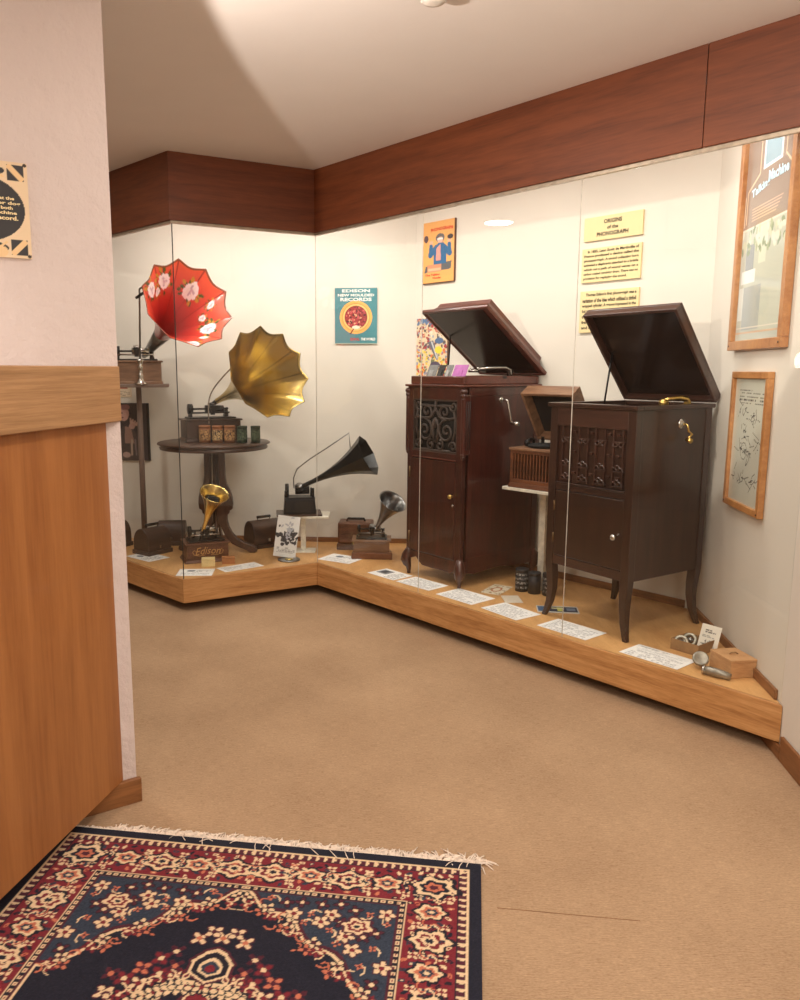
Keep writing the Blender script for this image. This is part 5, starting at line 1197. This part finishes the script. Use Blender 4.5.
def top_print(k):
    w_, h_ = k.w, k.h; k.rect(0, w_, 0, h_, (186, 194, 184))
    k.rect(0, w_, h_*0.54, h_, (150, 132, 120)); k.rect(0, w_, h_*0.535, h_*0.545, (230, 222, 206))
    k.rect(w_*0.36, w_*0.74, h_*0.79, h_*0.95, (226, 238, 240)); k.rect(w_*0.39, w_*0.71, h_*0.803, h_*0.94, (150, 178, 192))
    for a, b_ in (((0.06, 0.57), (0.06, 0.72)), ((0.06, 0.72), (0.30, 0.78)), ((0.30, 0.78), (0.30, 1.0)), ((0.94, 0.57), (0.94, 0.74)), ((0.94, 0.74), (0.80, 0.80)), ((0.80, 0.80), (0.80, 1.0)), ((0.02, 0.56), (0.02, 0.70))):
        k.seg((a[0]*w_, a[1]*h_), (b_[0]*w_, b_[1]*h_), 0.008, (230, 206, 176))
    for i in range(6): k.rect(w_*0.18, w_*(0.84-0.03*i), h_*(0.64-0.014*i), h_*(0.6435-0.014*i), (214, 180, 156))
    for x0, x1, y0, y1, c in ((0.05, 0.35, 0.28, 0.34, (232, 238, 236)), (0.12, 0.3, 0.34, 0.46, (140, 152, 160)), (0.02, 0.12, 0.1, 0.26, (214, 224, 220)), (0.12, 0.5, 0.05, 0.26, (158, 168, 170)), (0.4, 0.55, 0.36, 0.53, (206, 216, 200)), (0.0, 1.0, 0.06, 0.066, (226, 220, 208)), (0.0, 1.0, 0.035, 0.04, (206, 176, 150))): k.rect(w_*x0, w_*x1, h_*y0, h_*y1, c)  # pale blocks include reflections of signs, painted into the print
    r = random.Random(5)
    for i in range(70): k.ell(r.random()*w_, h_*r.uniform(0.42, 0.53), 0.02, 0.012, r.choice([(160, 176, 150), (196, 204, 180), (214, 220, 206), (130, 150, 128)]), r.random()*3)
t, W_, H_, fw = frame([(727, 351), (779.5, 352), (744.5, 128)], 'tall light oak frame lettered Talking Machine, reaching up behind the fascia', top_print, 0.042, 0.032)
text('lettering', 'Talking', W_*0.34, H_*0.045, TXZ(W_*0.36, -0.0128, H_*0.69) @ Matrix.Rotation(0.10, 4, 'Z'), M['blue_ink'], t); text('lettering', 'Machine', W_*0.34, H_*0.045, TXZ(W_*0.66, -0.0128, H_*0.72) @ Matrix.Rotation(-0.02, 4, 'Z'), M['blue_ink'], t)
def sketch(k):
    w_, h_ = k.w, k.h; k.rect(0, w_, 0, h_, (206, 206, 190)); r = random.Random(14)
    k.lines(w_*0.15, w_*0.9, h_*0.80, h_*0.93, 5, (96, 96, 92), 0.3, 0.7)
    for cx, cy, n in ((0.3, 0.74, 10), (0.62, 0.68, 16), (0.4, 0.56, 10), (0.7, 0.5, 6), (0.4, 0.42, 14), (0.65, 0.40, 8), (0.3, 0.2, 12), (0.72, 0.18, 16)):
        for i in range(n):
            x, y = cx*w_+r.gauss(0, w_*0.09), cy*h_+r.gauss(0, h_*0.03); k.seg((x, y), (x+r.gauss(0, 0.03), y+r.gauss(0, 0.02)), 0.0035, (88, 88, 86))
    k.ell(w_*0.4, h_*0.42, w_*0.1, w_*0.1, (110, 110, 106), 0, 0.9)
frame([(722.5, 502), (757, 517), (731, 371.5)], 'smaller light oak frame with pencil drawings below the tall frame', sketch, 0.03, 0.026)

# ---------------------------------------------------------------- plaque on the near left wall
a, b_, c = PW(31.3, 259.5, LW), PW(0, 256.7, LW), PW(26.6, 165, LW)
Hp = c.z-a.z; Wp = Hp*1.0; an = ang(*LW); n = Vector((math.sin(an), -math.cos(an), 0))
t = thing('wall_plaque', 'cream plaque with a dark oval of lettering on the near left wall', 'plaque', a-Vector((math.cos(an), math.sin(an), 0))*Wp+n*0.001, an)
k = Canvas(Wp, Hp, 0.0022, (222, 196, 160)); w_, h_ = Wp, Hp
k.ell(w_*0.5, h_*0.50, w_*0.455, h_*0.345, (38, 34, 34))
for sy in (1, -1):
    for sx in (1, -1):
        cx, cy = w_*(0.5+sx*0.375), h_*(0.5+sy*0.39); u = w_*0.085
        k.poly([(cx-u, cy-u), (cx+u, cy-u), (cx+u, cy+u), (cx-u, cy+u)], (40, 36, 38)); k.seg((cx-u*0.65*1, cy+u*0.65*sx*sy), (cx+u*0.65, cy-u*0.65*sx*sy), u*0.72, (226, 190, 140))
        for q in range(7): k.ell(w_*(0.5+sx*(0.22-0.02*q)), h_*(0.5+sy*(0.40-0.006*q)), 0.012-0.001*q, 0.009, (40, 36, 38), q*0.7)
        k.seg((w_*(0.5+sx*0.25), h_*(0.5+sy*0.34)), (w_*(0.5+sx*0.12), h_*(0.5+sy*0.43)), 0.006, (226, 190, 140)); k.ell(w_*(0.5+sx*0.475), h_*(0.5+sy*0.478), 0.0055, 0.0055, (50, 36, 30))
k.seg((w_*0.3, h_*0.06), (w_*0.7, h_*0.06), 0.03, (226, 190, 140))
panel('plaque_face', k, 0.012, M['col'], t)
for s_, z in (('Legend has it now that the', 0.615), ('famous Victor dog', 0.565), ('was posed with both', 0.515), ('a Talking Machine', 0.465), ('and Record.', 0.415)):
    wd = {0.615: 0.70, 0.565: 0.64, 0.515: 0.56, 0.465: 0.58, 0.415: 0.40}[z]
    xr = {0.615: 0.85, 0.565: 0.91, 0.515: 0.83, 0.465: 0.87, 0.415: 0.88}[z]
    text('lettering', s_, w_*wd, h_*0.044, TXZ(w_*(xr-wd/2), -0.0126, h_*z), M['cream'], t)
# ================================================================== LIGHT AND CAMERA
def area(name, loc, target, sx, sy, power, col=(1, 0.9, 0.78), spread=180):
    l = bpy.data.lights.new(name, 'AREA'); l.shape = 'RECTANGLE'; l.size = sx; l.size_y = sy; l.energy = power; l.color = col
    l.spread = math.radians(spread)
    o = bpy.data.objects.new(name, l); COL.objects.link(o); o.location = loc
    d = Vector(target)-Vector(loc); o.rotation_euler = d.to_track_quat('-Z', 'Y').to_euler(); return o
def along(i, t, k, z):
    o = offset(t); p = o[i]+(o[i+1]-o[i])*k; return Vector((p.x, p.y, z))
def casel(name, i, k, power, L=0.8):
    p = along(i, 0.16, k, 2.68); q = along(i, 0.42, k, 1.2)
    o = area(name, p, q, L, 0.10, power, (1, 0.955, 0.89))
    o.rotation_euler = (q-p).to_track_quat('-Z', 'X').to_euler()
    o.data.shape = 'RECTANGLE'
    d = (LINE[i+1]-LINE[i]).normalized(); z = (p-q).normalized(); x = d; y = z.cross(x).normalized()
    o.rotation_euler = Matrix((x, y, z)).transposed().to_euler()
casel('case_tube_lamp', 2, 0.16, 11)
casel('case_tube_lamp', 2, 0.46, 11)
casel('case_tube_lamp', 2, 0.78, 11)
casel('case_tube_lamp', 1, 0.5, 11.5, 0.7)
casel('case_tube_lamp', 0, 0.6, 10, 0.6)
def down(name, x, y, power, size=0.22):
    o = area(name, (x, y, 2.72), (x, y, 0), size, size, power, (1, 0.93, 0.86)); o.data.shape = 'DISK'; return o
down('ceiling_lamp', 0.6, 1.9, 26); down('ceiling_lamp', -0.4, 3.4, 13); down('ceiling_lamp', 0.9, -0.2, 22); down('ceiling_lamp', -0.6, -0.6, 26); down('ceiling_lamp', 0.2, -1.6, 22); down('ceiling_lamp', -2.2, 4.2, 20); down('ceiling_lamp', -2.6, 1.0, 26)
area('ceiling_fill', (0.6, -1.9, 1.9), (0.6, -1.0, 2.73), 0.8, 0.2, 30, (1, 0.93, 0.86))  # unseen upward area light, added to brighten the ceiling broadly
def spot(name, loc, target, power, size, blend, col=(1, 0.9, 0.8), r=0.03):
    l = bpy.data.lights.new(name, 'SPOT'); l.energy = power; l.spot_size = math.radians(size); l.spot_blend = blend; l.color = col; l.shadow_soft_size = r
    o = bpy.data.objects.new(name, l); COL.objects.link(o); o.location = loc
    o.rotation_euler = (Vector(target)-Vector(loc)).to_track_quat('-Z', 'Y').to_euler(); return o
G1, G2 = P(157, 0, CEIL), P(317, 167, CEIL); gd = (G2-G1).normalized()
sl = G1-gd*1.1+Vector((gd.y, -gd.x, 0))*0.10; sl.z = 2.2
ax = Matrix.Rotation(math.radians(-29), 4, 'Z') @ gd; ax.z = 0.12
spot('ceiling_wedge_spot', sl, sl+ax, 150, 62, 0.08)  # added unseen spot; its cone edge shapes the bright wedge on the ceiling
l = bpy.data.lights.new('ledge_lamp', 'POINT'); l.energy = 3.5; l.color = (1, 0.9, 0.82); l.shadow_soft_size = 0.08
o = bpy.data.objects.new('ledge_lamp', l); COL.objects.link(o); o.location = (PA.x-0.42, PA.y-0.55, 1.56)
w = bpy.data.worlds.new('World'); scene.world = w; w.use_nodes = True
w.node_tree.nodes['Background'].inputs['Color'].default_value = (1, 0.91, 0.84, 1)
w.node_tree.nodes['Background'].inputs['Strength'].default_value = 0.1
cam = bpy.data.cameras.new('camera'); co = bpy.data.objects.new('camera', cam); COL.objects.link(co)
co.location = (0, 0, H); co.rotation_euler = (PI/2-TH, 0, 0)
cam.sensor_fit = 'HORIZONTAL'; cam.sensor_width = 36; cam.lens = 36*F/800
cam.shift_x = (400-PX)/800; cam.shift_y = 0; cam.clip_start = 0.05
scene.camera = co
vs = scene.view_settings; vs.view_transform = 'Standard'; vs.look = 'None'; vs.gamma = 1; vs.use_curve_mapping = False; vs.exposure = 0.0
scene.cycles.use_denoising = True
scene.cycles.max_bounces = 12; scene.cycles.transparent_max_bounces = 24; scene.cycles.sample_clamp_indirect = 6
